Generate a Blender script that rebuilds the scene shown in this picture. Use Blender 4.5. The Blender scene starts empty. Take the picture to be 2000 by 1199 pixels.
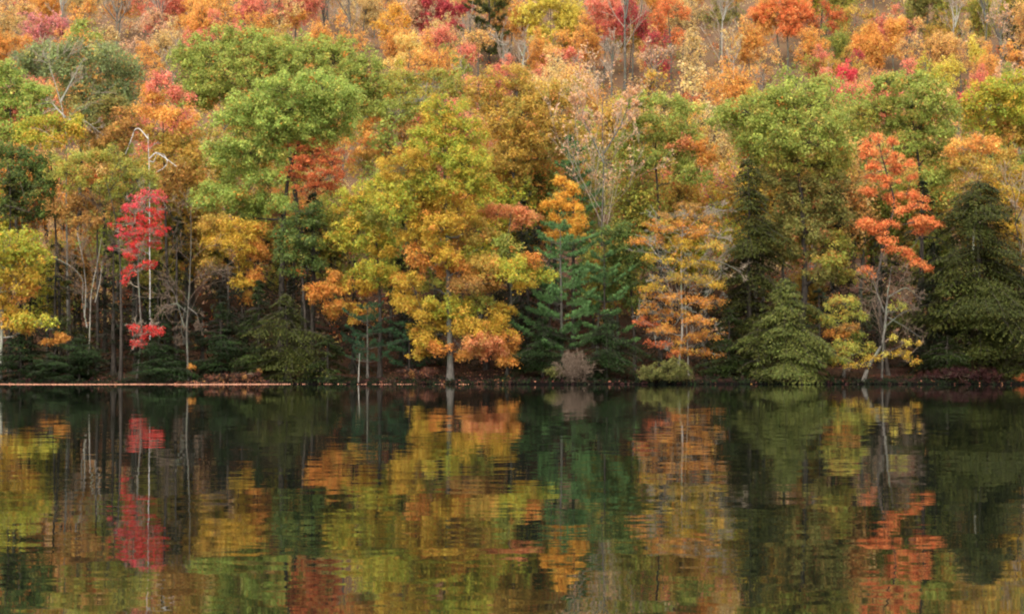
import bpy, math
import numpy as np

# ------------------------------------------------------------------ camera, sky, sun, exposure
scene = bpy.context.scene
COL = scene.collection
CAM_Y, CAM_Z, FPX = -140.0, 2.2, 3836.0          # 140 m of water between the camera and the shore
PITCH = math.atan((690.0 - 599.5) / FPX)
cd = bpy.data.cameras.new('camera')
cd.sensor_width = 36.0
cd.lens = 36.0 * FPX / 2000.0
cd.clip_start, cd.clip_end = 0.5, 3000.0
cam = bpy.data.objects.new('camera', cd)
COL.objects.link(cam)
cam.location = (0, CAM_Y, CAM_Z)
cam.rotation_euler = (math.radians(90) + PITCH, 0, 0)
scene.camera = cam

SUN_EL, SUN_AZ = 50.0, 202.0        # azimuth clockwise from +Y: high behind the camera, a little to the left
world = bpy.data.worlds.new('World')
scene.world = world
world.use_nodes = True
wn = world.node_tree
bg = wn.nodes['Background']
sky = wn.nodes.new('ShaderNodeTexSky')
sky.sky_type = 'NISHITA'
sky.sun_disc = False
sky.sun_elevation = math.radians(SUN_EL)
sky.sun_rotation = math.radians(SUN_AZ)
sky.air_density, sky.dust_density = 1.0, 1.0
hs = wn.nodes.new('ShaderNodeHueSaturation')     # thin high cloud: the blue mostly washed out
hs.inputs['Saturation'].default_value = 0.15
wn.links.new(sky.outputs[0], hs.inputs['Color'])
wn.links.new(hs.outputs[0], bg.inputs[0])
bg.inputs[1].default_value = 0.15
sd = bpy.data.lights.new('sun', 'SUN')
sd.energy = 1.0
sd.angle = math.radians(40)
sd.color = (1.0, 0.93, 0.83)
sun = bpy.data.objects.new('sun', sd)
COL.objects.link(sun)
_a, _e = math.radians(SUN_AZ), math.radians(SUN_EL)
from mathutils import Vector
sun.rotation_euler = Vector((math.sin(_a) * math.cos(_e), math.cos(_a) * math.cos(_e), math.sin(_e))).to_track_quat('Z', 'Y').to_euler()
sun.location = (-40, -160, 120)
vs = scene.view_settings
vs.view_transform, vs.look, vs.gamma = 'Standard', 'None', 1.0
vs.use_curve_mapping = False
vs.exposure = 2.0
scene.render.engine = 'CYCLES'
cy = scene.cycles
cy.max_bounces, cy.diffuse_bounces, cy.glossy_bounces, cy.transmission_bounces = 6, 3, 3, 3
cy.use_denoising = True
cy.filter_width = 2.1                 # the photograph's own softness

# ------------------------------------------------------------------ small helpers
def rgen(seed):
    return np.random.default_rng(seed)

def unit(v):
    return v / np.maximum(np.linalg.norm(v, axis=-1, keepdims=True), 1e-9)

def lin(c):
    c = np.asarray(c, float) / 255.0
    return np.where(c <= 0.04045, c / 12.92, ((c + 0.055) / 1.055) ** 2.4)

_F = np.array((0, math.cos(PITCH), math.sin(PITCH)))
_U = np.array((0, -math.sin(PITCH), math.cos(PITCH)))
def W(px, py, Y):
    """photo pixel -> point in the vertical plane at depth Y (metres behind the shoreline)"""
    d = _F + np.array((1.0, 0, 0)) * ((px - 1000.0) / FPX) + _U * ((599.5 - py) / FPX)
    t = (Y - CAM_Y) / d[1]
    return np.array((0, CAM_Y, CAM_Z)) + d * t
def MPP(Y):
    return (Y - CAM_Y) / FPX          # metres for one photo pixel at depth Y

def PX(p):
    v = np.asarray(p, float) - np.array((0, CAM_Y, CAM_Z))
    f = v @ _F
    return 1000.0 + v[0] / f * FPX, 599.5 - (v @ _U) / f * FPX

_TY = np.array([-60, -12, -2.5, -0.4, 0.6, 6, 14, 24, 60, 100, 140, 180, 260, 420, 700], float)
_TZ = np.array([-3, -3, -0.8, -0.12, 0.13, 0.6, 1.7, 4.3, 15, 30.5, 47, 64, 98, 150, 210], float)
def ground(x, y):
    x = np.asarray(x, float); y = np.asarray(y, float)
    yy = y + 0.5 * np.sin(x * 0.21 + 1.0) + 0.35 * np.sin(x * 0.53)
    z = np.interp(yy, _TY, _TZ)
    k = np.clip(yy / 40.0, 0, 1)
    z = z + k * (1.3 * np.sin(x * 0.06 + yy * 0.03) + 0.8 * np.sin(x * 0.13 - yy * 0.09 + 2))
    z = z + np.clip(yy / 3.0, 0, 1) * (0.10 * np.sin(x * 1.3 + yy) + 0.07 * np.sin(x * 2.9 - yy * 1.7))
    return z

def foot_y(px, py):
    """depth at which the sloping ground is seen at that pixel"""
    for Y in np.arange(0.5, 400, 0.5):
        p = W(px, py, Y)
        if ground(p[0], Y) >= p[2]:
            return float(Y)
    return 400.0

TRIS = [0]
def mesh_from(name, V, Q, mat, smooth=False, col=None):
    """quads (n,4) or triangles (n,3) to a mesh, optional colour per face"""
    me = bpy.data.meshes.new(name)
    nv, nf, k = len(V), len(Q), Q.shape[1]
    me.vertices.add(nv)
    me.vertices.foreach_set('co', np.ascontiguousarray(V, np.float32).ravel())
    me.loops.add(nf * k)
    me.polygons.add(nf)
    me.polygons.foreach_set('loop_start', np.arange(0, nf * k, k, dtype=np.int32))
    me.loops.foreach_set('vertex_index', np.ascontiguousarray(Q, np.int32).ravel())
    if smooth:
        me.polygons.foreach_set('use_smooth', np.ones(nf, bool))
    if col is not None:
        a = me.attributes.new('leaf_colour', 'FLOAT_COLOR', 'FACE')
        a.data.foreach_set('color', np.ascontiguousarray(np.c_[col, np.ones(nf)], np.float32).ravel())
    me.update(calc_edges=True)
    me.materials.append(mat)
    TRIS[0] += nf * (k - 2)
    return me

def link(name, me, parent=None, loc=None):
    o = bpy.data.objects.new(name, me)
    COL.objects.link(o)
    if parent is not None:
        o.parent = parent
    if loc is not None:
        o.location = loc
    return o

def tag(o, label, cat=None, group=None, kind=None):
    o['label'] = label
    if cat: o['category'] = cat
    if group: o['group'] = group
    if kind: o['kind'] = kind

# ------------------------------------------------------------------ materials
def new_mat(name):
    m = bpy.data.materials.new(name)
    m.use_nodes = True
    nt = m.node_tree
    nt.nodes.clear()
    out = nt.nodes.new('ShaderNodeOutputMaterial')
    return m, nt, out

def leaf_material(name, translucency, rough):
    m, nt, out = new_mat(name)
    at = nt.nodes.new('ShaderNodeAttribute'); at.attribute_name = 'leaf_colour'
    p = nt.nodes.new('ShaderNodeBsdfPrincipled')
    p.inputs['Roughness'].default_value = rough
    p.inputs['Specular IOR Level'].default_value = 0.12
    t = nt.nodes.new('ShaderNodeBsdfTranslucent')
    mx = nt.nodes.new('ShaderNodeMixShader'); mx.inputs[0].default_value = translucency
    L = nt.links.new
    L(at.outputs['Color'], p.inputs['Base Color']); L(at.outputs['Color'], t.inputs['Color'])
    L(p.outputs[0], mx.inputs[1]); L(t.outputs[0], mx.inputs[2]); L(mx.outputs[0], out.inputs[0])
    return m
M_LEAF = leaf_material('leaf', 0.50, 0.55)
M_NEEDLE = leaf_material('needle', 0.15, 0.6)
M_LITTER = leaf_material('fallen_leaf', 0.05, 0.8)

def bark_material(name, c0, c1, lichen=None):
    m, nt, out = new_mat(name)
    N, L = nt.nodes.new, nt.links.new
    tc = N('ShaderNodeTexCoord')
    mp = N('ShaderNodeMapping'); mp.inputs['Scale'].default_value = (9, 9, 1.6)
    L(tc.outputs['Object'], mp.inputs[0])
    nz = N('ShaderNodeTexNoise'); nz.inputs['Scale'].default_value = 1.6; nz.inputs['Detail'].default_value = 5
    L(mp.outputs[0], nz.inputs['Vector'])
    rp = N('ShaderNodeValToRGB')
    rp.color_ramp.elements[0].position, rp.color_ramp.elements[1].position = 0.32, 0.68
    rp.color_ramp.elements[0].color = (*lin(c0), 1); rp.color_ramp.elements[1].color = (*lin(c1), 1)
    L(nz.outputs['Fac'], rp.inputs[0])
    col = rp.outputs[0]
    if lichen:
        n2 = N('ShaderNodeTexNoise'); n2.inputs['Scale'].default_value = 1.3; n2.inputs['Detail'].default_value = 4
        L(tc.outputs['Object'], n2.inputs['Vector'])
        r2 = N('ShaderNodeValToRGB'); r2.color_ramp.elements[0].position, r2.color_ramp.elements[1].position = 0.5, 0.62
        L(n2.outputs['Fac'], r2.inputs[0])
        mx = N('ShaderNodeMix'); mx.data_type = 'RGBA'
        L(r2.outputs[0], mx.inputs[0]); L(col, mx.inputs[6]); mx.inputs[7].default_value = (*lin(lichen), 1)
        col = mx.outputs[2]
    p = N('ShaderNodeBsdfPrincipled'); p.inputs['Roughness'].default_value = 0.9
    p.inputs['Specular IOR Level'].default_value = 0.15
    bp = N('ShaderNodeBump'); bp.inputs['Strength'].default_value = 0.6; bp.inputs['Distance'].default_value = 0.03
    L(nz.outputs['Fac'], bp.inputs['Height']); L(bp.outputs[0], p.inputs['Normal'])
    L(col, p.inputs['Base Color']); L(p.outputs[0], out.inputs[0])
    return m
BARK = {
    'dark': bark_material('dark_bark', (34, 29, 25), (72, 64, 55)),
    'grey': bark_material('grey_bark', (50, 46, 41), (98, 91, 81), (88, 90, 74)),
    'pale': bark_material('pale_bark', (96, 90, 80), (158, 150, 136), (116, 120, 98)),
    'white': bark_material('bleached_wood', (130, 124, 116), (192, 186, 176)),
    'brown': bark_material('brown_twig', (78, 64, 52), (126, 106, 88)),
    'tan': bark_material('tan_twig', (112, 98, 84), (166, 148, 126)),
}

# ------------------------------------------------------------------ geometry builders
def tube(P, R, sides=7):
    """tapered tube through points P with radii R -> (V, Q)"""
    P = np.asarray(P, float); R = np.asarray(R, float)
    T = unit(np.gradient(P, axis=0))
    ref = np.where(np.abs(T[:, 2:3]) > 0.9, np.array((1.0, 0, 0)), np.array((0, 0, 1.0)))
    A = unit(np.cross(T, ref)); B = np.cross(T, A)
    th = np.arange(sides) * 2 * np.pi / sides
    V = P[:, None] + R[:, None, None] * (np.cos(th)[None, :, None] * A[:, None] + np.sin(th)[None, :, None] * B[:, None])
    n = len(P)
    i = np.arange(n - 1)[:, None] * sides; j = np.arange(sides)[None]; k = (j + 1) % sides
    Q = np.stack([i + j, i + k, i + sides + k, i + sides + j], -1).reshape(-1, 4)
    return V.reshape(-1, 3), Q

def segs(A, B, ra, rb, sides=3):
    """many straight tapered twigs at once -> (V, Q)"""
    A = np.asarray(A, float); B = np.asarray(B, float)
    T = unit(B - A)
    ref = np.where(np.abs(T[:, 2:3]) > 0.9, np.array((1.0, 0, 0)), np.array((0, 0, 1.0)))
    X = unit(np.cross(T, ref)); Yv = np.cross(T, X)
    th = np.arange(sides) * 2 * np.pi / sides
    ring = np.cos(th)[None, :, None] * X[:, None] + np.sin(th)[None, :, None] * Yv[:, None]
    V = np.concatenate([A[:, None] + ring * np.asarray(ra)[:, None, None], B[:, None] + ring * np.asarray(rb)[:, None, None]], 1)
    n = len(A)
    i = np.arange(n)[:, None] * (2 * sides); j = np.arange(sides)[None]; k = (j + 1) % sides
    Q = np.stack([i + j, i + k, i + sides + k, i + sides + j], -1).reshape(-1, 4)
    return V.reshape(-1, 3), Q

def join(parts):
    Vs, Qs, o = [], [], 0
    for V, Q in parts:
        Vs.append(V); Qs.append(Q + o); o += len(V)
    return np.concatenate(Vs), np.concatenate(Qs)

def leaf_quads(rng, P, N, L, wr=0.62, T=None, fold=0.22):
    """one small irregular pointed leaf (a triangle) for each point"""
    n = len(P)
    if T is None:
        T = rng.normal(size=(n, 3))
    T = unit(T - N * np.sum(T * N, -1, keepdims=True) + 1e-6)
    B = np.cross(N, T)
    L = np.broadcast_to(L, (n,))[:, None]
    w = L * wr * 0.5
    v0 = P - T * L * rng.uniform(.35, .6, (n, 1)) + B * w * rng.uniform(-.5, .5, (n, 1))
    v1 = P + B * w * rng.uniform(.8, 1.5, (n, 1)) + T * L * rng.uniform(.0, .5, (n, 1))
    v2 = P - B * w * rng.uniform(.8, 1.5, (n, 1)) + T * L * rng.uniform(.0, .5, (n, 1))
    V = np.stack([v0, v1, v2], 1).reshape(-1, 3)
    return V, np.arange(3 * n).reshape(n, 3)

PAL = {  # leaf colours of each kind of foliage as (r, g, b, weight)
    'green': [(156, 166, 66, 5), (174, 178, 74, 4), (140, 148, 62, 3), (202, 180, 78, 1.2), (204, 128, 46, .35)],
    'bright': [(156, 174, 72, 5), (178, 188, 80, 4), (142, 156, 68, 2), (206, 192, 84, 1), (225, 138, 46, .3)],
    'deepgreen': [(94, 112, 52, 4), (112, 130, 56, 3), (86, 94, 48, 2), (142, 140, 58, .8), (206, 110, 40, .25)],
    'olive': [(168, 166, 64, 4), (150, 154, 62, 3), (190, 176, 68, 3), (194, 158, 62, 1.4), (198, 120, 58, .5)],
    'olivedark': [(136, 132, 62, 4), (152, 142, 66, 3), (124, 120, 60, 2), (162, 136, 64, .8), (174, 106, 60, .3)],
    'yelgreen': [(180, 179, 52, 4), (198, 181, 50, 3), (154, 167, 52, 2), (222, 171, 50, 2)],
    'gold': [(210, 166, 44, 4), (194, 158, 42, 3), (222, 180, 58, 2), (180, 162, 46, 1.5), (210, 140, 50, 1)],
    'amber': [(236, 172, 46, 4), (228, 158, 44, 3), (240, 188, 68, 2)],
    'orange': [(216, 142, 52, 4), (222, 156, 66, 3), (200, 126, 48, 2), (206, 164, 58, 1.5)],
    'peach': [(228, 150, 90, 4), (224, 136, 80, 3), (222, 164, 86, 2)],
    'brownorange': [(188, 134, 62, 4), (172, 128, 64, 3), (202, 148, 64, 3), (162, 140, 68, 2)],
    'bronze': [(204, 164, 62, 4), (190, 156, 62, 3), (218, 172, 64, 2), (172, 158, 66, 2), (220, 146, 70, 1)],
    'rust': [(210, 110, 56, 4), (192, 98, 54, 3), (226, 130, 64, 2), (164, 94, 58, 1)],
    'vermilion': [(238, 134, 68, 4), (246, 152, 78, 3), (224, 120, 62, 2), (234, 164, 88, 1)],
    'coral': [(236, 132, 102, 4), (240, 150, 110, 3), (222, 116, 92, 2), (238, 170, 112, 1)],
    'pinkred': [(222, 132, 126, 4), (236, 158, 140, 3), (230, 146, 116, 2), (206, 120, 120, 1)],
    'crimson': [(222, 58, 52, 5), (236, 76, 64, 3), (206, 50, 44, 2), (240, 102, 74, .6)],
    'hotpink': [(238, 80, 88, 5), (246, 102, 96, 3), (222, 70, 80, 2), (244, 138, 94, .5)],
    'redmaple': [(190, 68, 72, 4), (206, 86, 80, 3), (172, 56, 68, 2), (214, 112, 86, 1)],
    'yellow': [(226, 184, 80, 4), (214, 172, 74, 3), (232, 196, 98, 2), (200, 162, 74, 1)],
    'lemon': [(228, 202, 68, 4), (214, 190, 66, 3), (234, 212, 90, 2)],
    'aspen': [(246, 204, 104, 5), (242, 192, 94, 3), (248, 218, 126, 2)],
    'tan': [(226, 194, 122, 4), (236, 192, 112, 3), (216, 188, 128, 3), (244, 194, 102, 2)],
    'tanorange': [(242, 186, 102, 4), (246, 174, 92, 3), (226, 186, 114, 3), (252, 198, 98, 2)],
    'pinktan': [(226, 182, 136, 4), (236, 176, 128, 3), (214, 180, 144, 2), (242, 182, 114, 2)],
    'hillorange': [(238, 170, 72, 4), (234, 156, 70, 3), (242, 188, 86, 2), (218, 148, 72, 1)],
    'bluegreen': [(136, 146, 88, 4), (148, 156, 90, 3), (124, 134, 82, 3), (180, 172, 90, 1), (224, 164, 78, .4)],
    'pine': [(86, 119, 62, 4), (97, 132, 68, 3), (77, 106, 57, 3)],
    'pinedark': [(48, 74, 44, 4), (58, 86, 48, 3), (42, 62, 40, 3)],
    'hemlock': [(38, 49, 12, 4), (45, 58, 15, 3), (31, 40, 11, 3), (55, 66, 19, 1.2)],
    'hemdark': [(28, 36, 16, 4), (36, 43, 19, 3), (23, 28, 14, 3)],  # needle colour with the understory's shade darkened into it
    'hemshore': [(33, 48, 17, 4), (41, 59, 22, 3), (28, 38, 15, 3)],
    'hemlight': [(102, 106, 44, 4), (90, 97, 39, 3), (114, 115, 48, 2), (78, 86, 34, 2)],
    'hemolive': [(63, 67, 22, 4), (73, 76, 25, 3), (54, 58, 19, 3), (84, 83, 29, 1)],
    'lime': [(114, 113, 54, 4), (128, 123, 60, 3), (103, 103, 52, 2)],
    'redbrush': [(67, 36, 33, 4), (58, 31, 30, 3), (81, 47, 36, 2)],
    'litter': [(70, 52, 42, 6), (56, 42, 34, 5), (150, 92, 66, 3), (122, 70, 50, 3), (168, 110, 74, 2), (98, 58, 44, 3), (176, 124, 60, 1)],
}
ALBEDO = 0.80
def pal_colours(rng, name, n, sub=None):
    """one colour for each of n leaves; sub: the clump of each leaf, which leans to one shade"""
    p = np.array(PAL[name], float)
    c, w = lin(p[:, :3]) * ALBEDO, p[:, 3] / p[:, 3].sum()
    c = c * .94 + .06 * (c @ np.array((.3, .6, .1)))[:, None]
    if sub is None:
        idx = rng.choice(len(c), n, p=w)
    else:
        own = rng.choice(len(c), int(sub.max()) + 1, p=w)
        idx = np.where(rng.random(n) < 0.6, own[sub], rng.choice(len(c), n, p=w))
    C = c[idx] * np.exp(rng.normal(0, 0.16, (n, 1))) * np.exp(rng.normal(0, 0.06, (n, 3)))
    if sub is not None:
        C = C * np.exp(rng.normal(0, 0.10, (int(sub.max()) + 1, 1)))[sub]
    return np.clip(C, 0.003, 0.85)

def grow(rng, S, D, Ln, R, children, spread=0.7, up=0.08, ratio=0.62, K=4, wob=0.16, start=0.3, rmin=0.008):
    """branching by levels; returns segment arrays per level and the end points of the last level"""
    S, D = np.atleast_2d(S).astype(float), unit(np.atleast_2d(D).astype(float))
    Ln, R = np.atleast_1d(Ln).astype(float), np.atleast_1d(R).astype(float)
    levels = []
    K0 = K
    for lev in range(len(children) + 1):
        K = max(2, K0 - lev)
        p, d, pts, dirs = S, D, [S], [D]
        A, B, ra, rb = [], [], [], []
        for k in range(K):
            d = unit(d + rng.normal(0, wob, p.shape) + np.array((0, 0, up)))
            q = p + d * (Ln / K)[:, None]
            A.append(p); B.append(q)
            ra.append(np.maximum(R * (1 - .75 * k / K), rmin)); rb.append(np.maximum(R * (1 - .75 * (k + 1) / K), rmin))
            p = q; pts.append(q); dirs.append(d)
        levels.append((np.concatenate(A), np.concatenate(B), np.concatenate(ra), np.concatenate(rb)))
        pts, dirs = np.array(pts), np.array(dirs)
        if lev == len(children):
            break
        m, n = children[lev], len(S)
        t = rng.uniform(start, 1.0, n * m) * K
        own = np.repeat(np.arange(n), m)
        k = np.minimum(t.astype(int), K - 1); f = (t - k)[:, None]
        S2 = pts[k, own] * (1 - f) + pts[k + 1, own] * f
        side = rng.normal(size=(n * m, 3)); dd = dirs[k + 1, own]
        side = unit(side - dd * np.sum(side * dd, -1, keepdims=True))
        D2 = unit(dd + side * spread * rng.uniform(.6, 1.4, (n * m, 1)))
        L2 = Ln[own] * ratio * rng.uniform(.55, 1.15, n * m) * (1.15 - .45 * t / K)
        R2 = np.maximum(R[own] * (1 - .6 * t / K) * .55, rmin)
        S, D, Ln, R = S2, D2, L2, R2
    return levels, pts

def bez(a, b, c, n):
    t = np.linspace(0, 1, n)[:, None]
    return (1 - t) ** 2 * a + 2 * t * (1 - t) * b + t * t * c

def make_root(name, base, label, cat, group):
    o = bpy.data.objects.new(name, None)
    o.empty_display_size = 0.4
    COL.objects.link(o)
    o.location = base
    tag(o, label, cat, group)
    return o

TRUNK = [None]          # the trunk made last: its limbs and twigs hang on it
def trunk_part(root, base, pts, r0, r1, bark, rng, sides=9, name='trunk', flare=True):
    pts = np.asarray(pts, float)
    n = max(8, len(pts) * 4)
    d = np.r_[0, np.cumsum(np.linalg.norm(np.diff(pts, axis=0), axis=1))]
    s = np.linspace(0, d[-1], n)
    P = np.stack([np.interp(s, d, pts[:, k]) for k in range(3)], 1)
    P[1:-1] = (P[:-2] + P[1:-1] * 2 + P[2:]) / 4
    P[2:, :2] += np.cumsum(rng.normal(0, 0.12 * r0 + .008, (n - 2, 2)), 0) * .6
    u = s / d[-1]
    R = r0 * (1 - u) + r1 * u
    if flare:
        R = R * (1 + 0.55 * np.exp(-s / (2.2 * r0)))
    V, Q = tube(P - base, R, sides)
    TRUNK[0] = link(name, mesh_from(name, V, Q, BARK[bark], True), root)
    return P

ANCHORS = []          # (px, py, short name) of the trees that labels can refer to
LEAVES = [0]
COVER = 1.36
CROWNS = []           # crowns the photo shows, as pixel ellipses with their depth

def crown_leaves(rng, lobes, Y, clump, L, cover, k_clump, flat, default_pal, tree_depth, swell=(1, 1)):
    """lobes in photo pixels at depth Y -> leaf arrays, clump centres, lobe centres"""
    m = MPP(Y)
    Ps, Ns, Ls, Cs, CL, LC = [], [], [], [], [], []
    for i, lo in enumerate(lobes):
        cx, cy, rx, ry = lo[:4]
        pal = lo[4] if len(lo) > 4 and lo[4] else default_pal
        dy = lo[5] if len(lo) > 5 else rng.uniform(-.6, .35) * tree_depth
        c = W(cx, cy, Y + dy)
        a, b = rx * m * swell[0], ry * m * swell[1]
        dp = min(max(a, b) * .9, 3.5)
        rc = min(clump, max(a, b) * .75)
        n = max(3, int(round(k_clump * 2.6 * a * b / (rc * rc * .6) * (1 + .3 * dp / max(a, .3)))))
        v = unit(rng.normal(size=(n, 3))) * (rng.random((n, 1)) ** .42) * rng.uniform(.85, 1.22, (n, 1))
        cc = c + v * np.array((max(a - rc * .25, .2 * a), max(dp - rc * .4, .1), max(b - rc * .15, .25 * b)))
        rr = rc * rng.uniform(.55, 1.2, n)
        ll = L * .80 * rng.uniform(.9, 1.1)
        tot = COVER * cover * np.pi * a * b / (ll * ll * .31) * 1.25
        share = rr * rr / np.sum(rr * rr)
        nl = np.maximum(5, (tot * share).astype(int))
        own = np.repeat(np.arange(n), nl)
        N_ = len(own)
        dv = unit(rng.normal(size=(N_, 3)))
        dv[:, 2] = np.where((dv[:, 2] < -.45) & (rng.random(N_) < .6), -dv[:, 2], dv[:, 2])
        rad = rng.uniform(.2, 1.0, (N_, 1)) ** .8 * rng.uniform(.75, 1.35, (N_, 1))
        off = dv * rad * rr[own][:, None] * np.array((1, 1, flat))
        off[:, 2] -= .18 * np.sum(off[:, :2] ** 2, 1) / rr[own] * flat        # edges droop
        p = cc[own] + off
        nn = unit(dv * np.array((1, 1, 1.0)) + np.array((0, -.15, .4)) + rng.normal(0, .45, (N_, 3)))
        Ps.append(p); Ns.append(nn); Ls.append(ll * rng.uniform(.65, 1.3, N_))
        Cs.append(pal_colours(rng, pal, N_, own)); CL.append((i, cc)); LC.append(c)
    return np.concatenate(Ps), np.concatenate(Ns), np.concatenate(Ls), np.concatenate(Cs), CL, np.array(LC)

SEED = [100]
def deciduous(name, label, bx, Y, lobes, pal, short=None, tr=.22, trunk=None, clump=.95, L=.25, cover=2.6, k=1.0, flat=.85,
              bark='dark', group=None, twigbark=None, top=.86, depth=None, haze_twigs=0, wr=.66, cat='tree', limbs=8, swell=(1.22, 1.35)):
    SEED[0] += 1
    rng = rgen(SEED[0])
    m = MPP(Y)
    base = W(bx, 700, Y); base[2] = ground(base[0], Y) - 0.15
    root = make_root(name, base, label, cat, group)
    lob = np.array([l[:4] for l in lobes], float)
    x0, x1 = (lob[:, 0] - lob[:, 2]).min(), (lob[:, 0] + lob[:, 2]).max()
    if depth is None:
        depth = min((x1 - x0) * m * .35, 4.0)
    P, N, Ls, C, CL, LC = crown_leaves(rng, lobes, Y, clump, L, cover, k, flat, pal, depth, swell)
    keep = P[:, 2] > np.maximum(ground(P[:, 0], P[:, 1]), 0) + .05
    P, N, Ls, C = P[keep], N[keep], Ls[keep], C[keep]
    V, Q = leaf_quads(rng, P - base, N, Ls, wr)
    cr = link('crown', mesh_from('crown', V, Q, M_LEAF, False, C), root)
    cr['kind'] = 'stuff'
    LEAVES[0] += len(P)
    # trunk up through the crown
    if trunk is None:
        wmass = lob[:, 2] * lob[:, 3]
        cx = (lob[:, 0] * wmass).sum() / wmass.sum()
        ty = (lob[:, 1] - lob[:, 3]).min(); by = PX(base)[1]
        topy = by + (ty - by) * top
        tp = [base, W(bx + (cx - bx) * .15, by + (topy - by) * .35, Y), W(bx + (cx - bx) * .6, by + (topy - by) * .7, Y), W(cx, topy, Y)]
    else:
        tp = [base] + [W(a, b, Y) for a, b in trunk]
    TP = trunk_part(root, base, tp, tr, max(.035, tr * .22), bark, rng)
    # limbs to the lobes, twigs to the clumps
    tw = []
    nodes = [TP[int(len(TP) * .28):]]
    nrad = [np.linspace(tr, max(.035, tr * .22), len(TP))[int(len(TP) * .28):]]
    axis = np.array([np.min(np.linalg.norm(TP - c, axis=1)) for c in LC])
    big = set(np.argsort(-lob[:, 2] * lob[:, 3])[:limbs].tolist())
    for i in np.argsort(axis):
        c = LC[i]
        ND, NR = np.concatenate(nodes), np.concatenate(nrad)
        rise = c[2] - ND[:, 2]
        hor = np.linalg.norm(ND[:, :2] - c[:2], axis=1)
        cost = np.linalg.norm(ND - c, axis=1) + 1.6 * np.maximum(0, .25 * hor - rise)       # boughs grow outwards and upwards
        j = int(np.argmin(cost * rng.uniform(.9, 1.1, len(cost))))
        s, r0 = ND[j], min(NR[j] * .62, tr * .4)
        dist = np.linalg.norm(c - s)
        mid = s * .45 + c * .55 + np.array((0, 0, rng.uniform(-.16, .10) * dist)) + rng.normal(0, .09, 3) * dist
        pl = bez(s, mid, c, 7)
        pl[1:-1] += rng.normal(0, .05, (5, 3))
        rl = np.linspace(max(r0, .022), .016, 7)
        nodes.append(pl[2:]); nrad.append(rl[2:])
        Vq = tube(pl - base, rl, 5)
        if i in big:
            link('limb', mesh_from('limb', *Vq, BARK[bark], True), TRUNK[0])
        else:
            tw.append(Vq)
        cc = CL[i][1]
        st = pl[rng.integers(3, 7, len(cc))]
        tw.append(segs(st - base, cc - base, np.full(len(cc), .018), np.full(len(cc), .007)))
    if haze_twigs:
        for i in range(len(LC)):
            n = int(haze_twigs)
            S = np.repeat(LC[i][None], n, 0) + rng.normal(0, .3, (n, 3)) * lob[i, 2] * m * .5
            lv, _ = grow(rng, S, rng.normal(size=(n, 3)) * np.array((1, 1, .5)) + np.array((0, 0, .5)), np.full(n, lob[i, 2] * m * .9), np.full(n, .02), [4, 4], up=.03)
            for A, B, ra, rb in lv:
                tw.append(segs(A - base, B - base, ra, rb))
    Vt, Qt = join(tw)
    t = link('twigs', mesh_from('twigs', Vt, Qt, BARK[twigbark or bark], False), TRUNK[0])
    t['kind'] = 'stuff'
    y0, y1 = (lob[:, 1] - lob[:, 3]).min(), (lob[:, 1] + lob[:, 3]).max()
    CROWNS.append(((x0 + x1) / 2, (y0 + y1) / 2, (x1 - x0) / 2, (y1 - y0) / 2, Y))
    w = lob[:, 2] * lob[:, 3]
    if short:
        ANCHORS.append(((lob[:, 0] * w).sum() / w.sum(), (lob[:, 1] * w).sum() / w.sum(), short))
    return root

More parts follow.
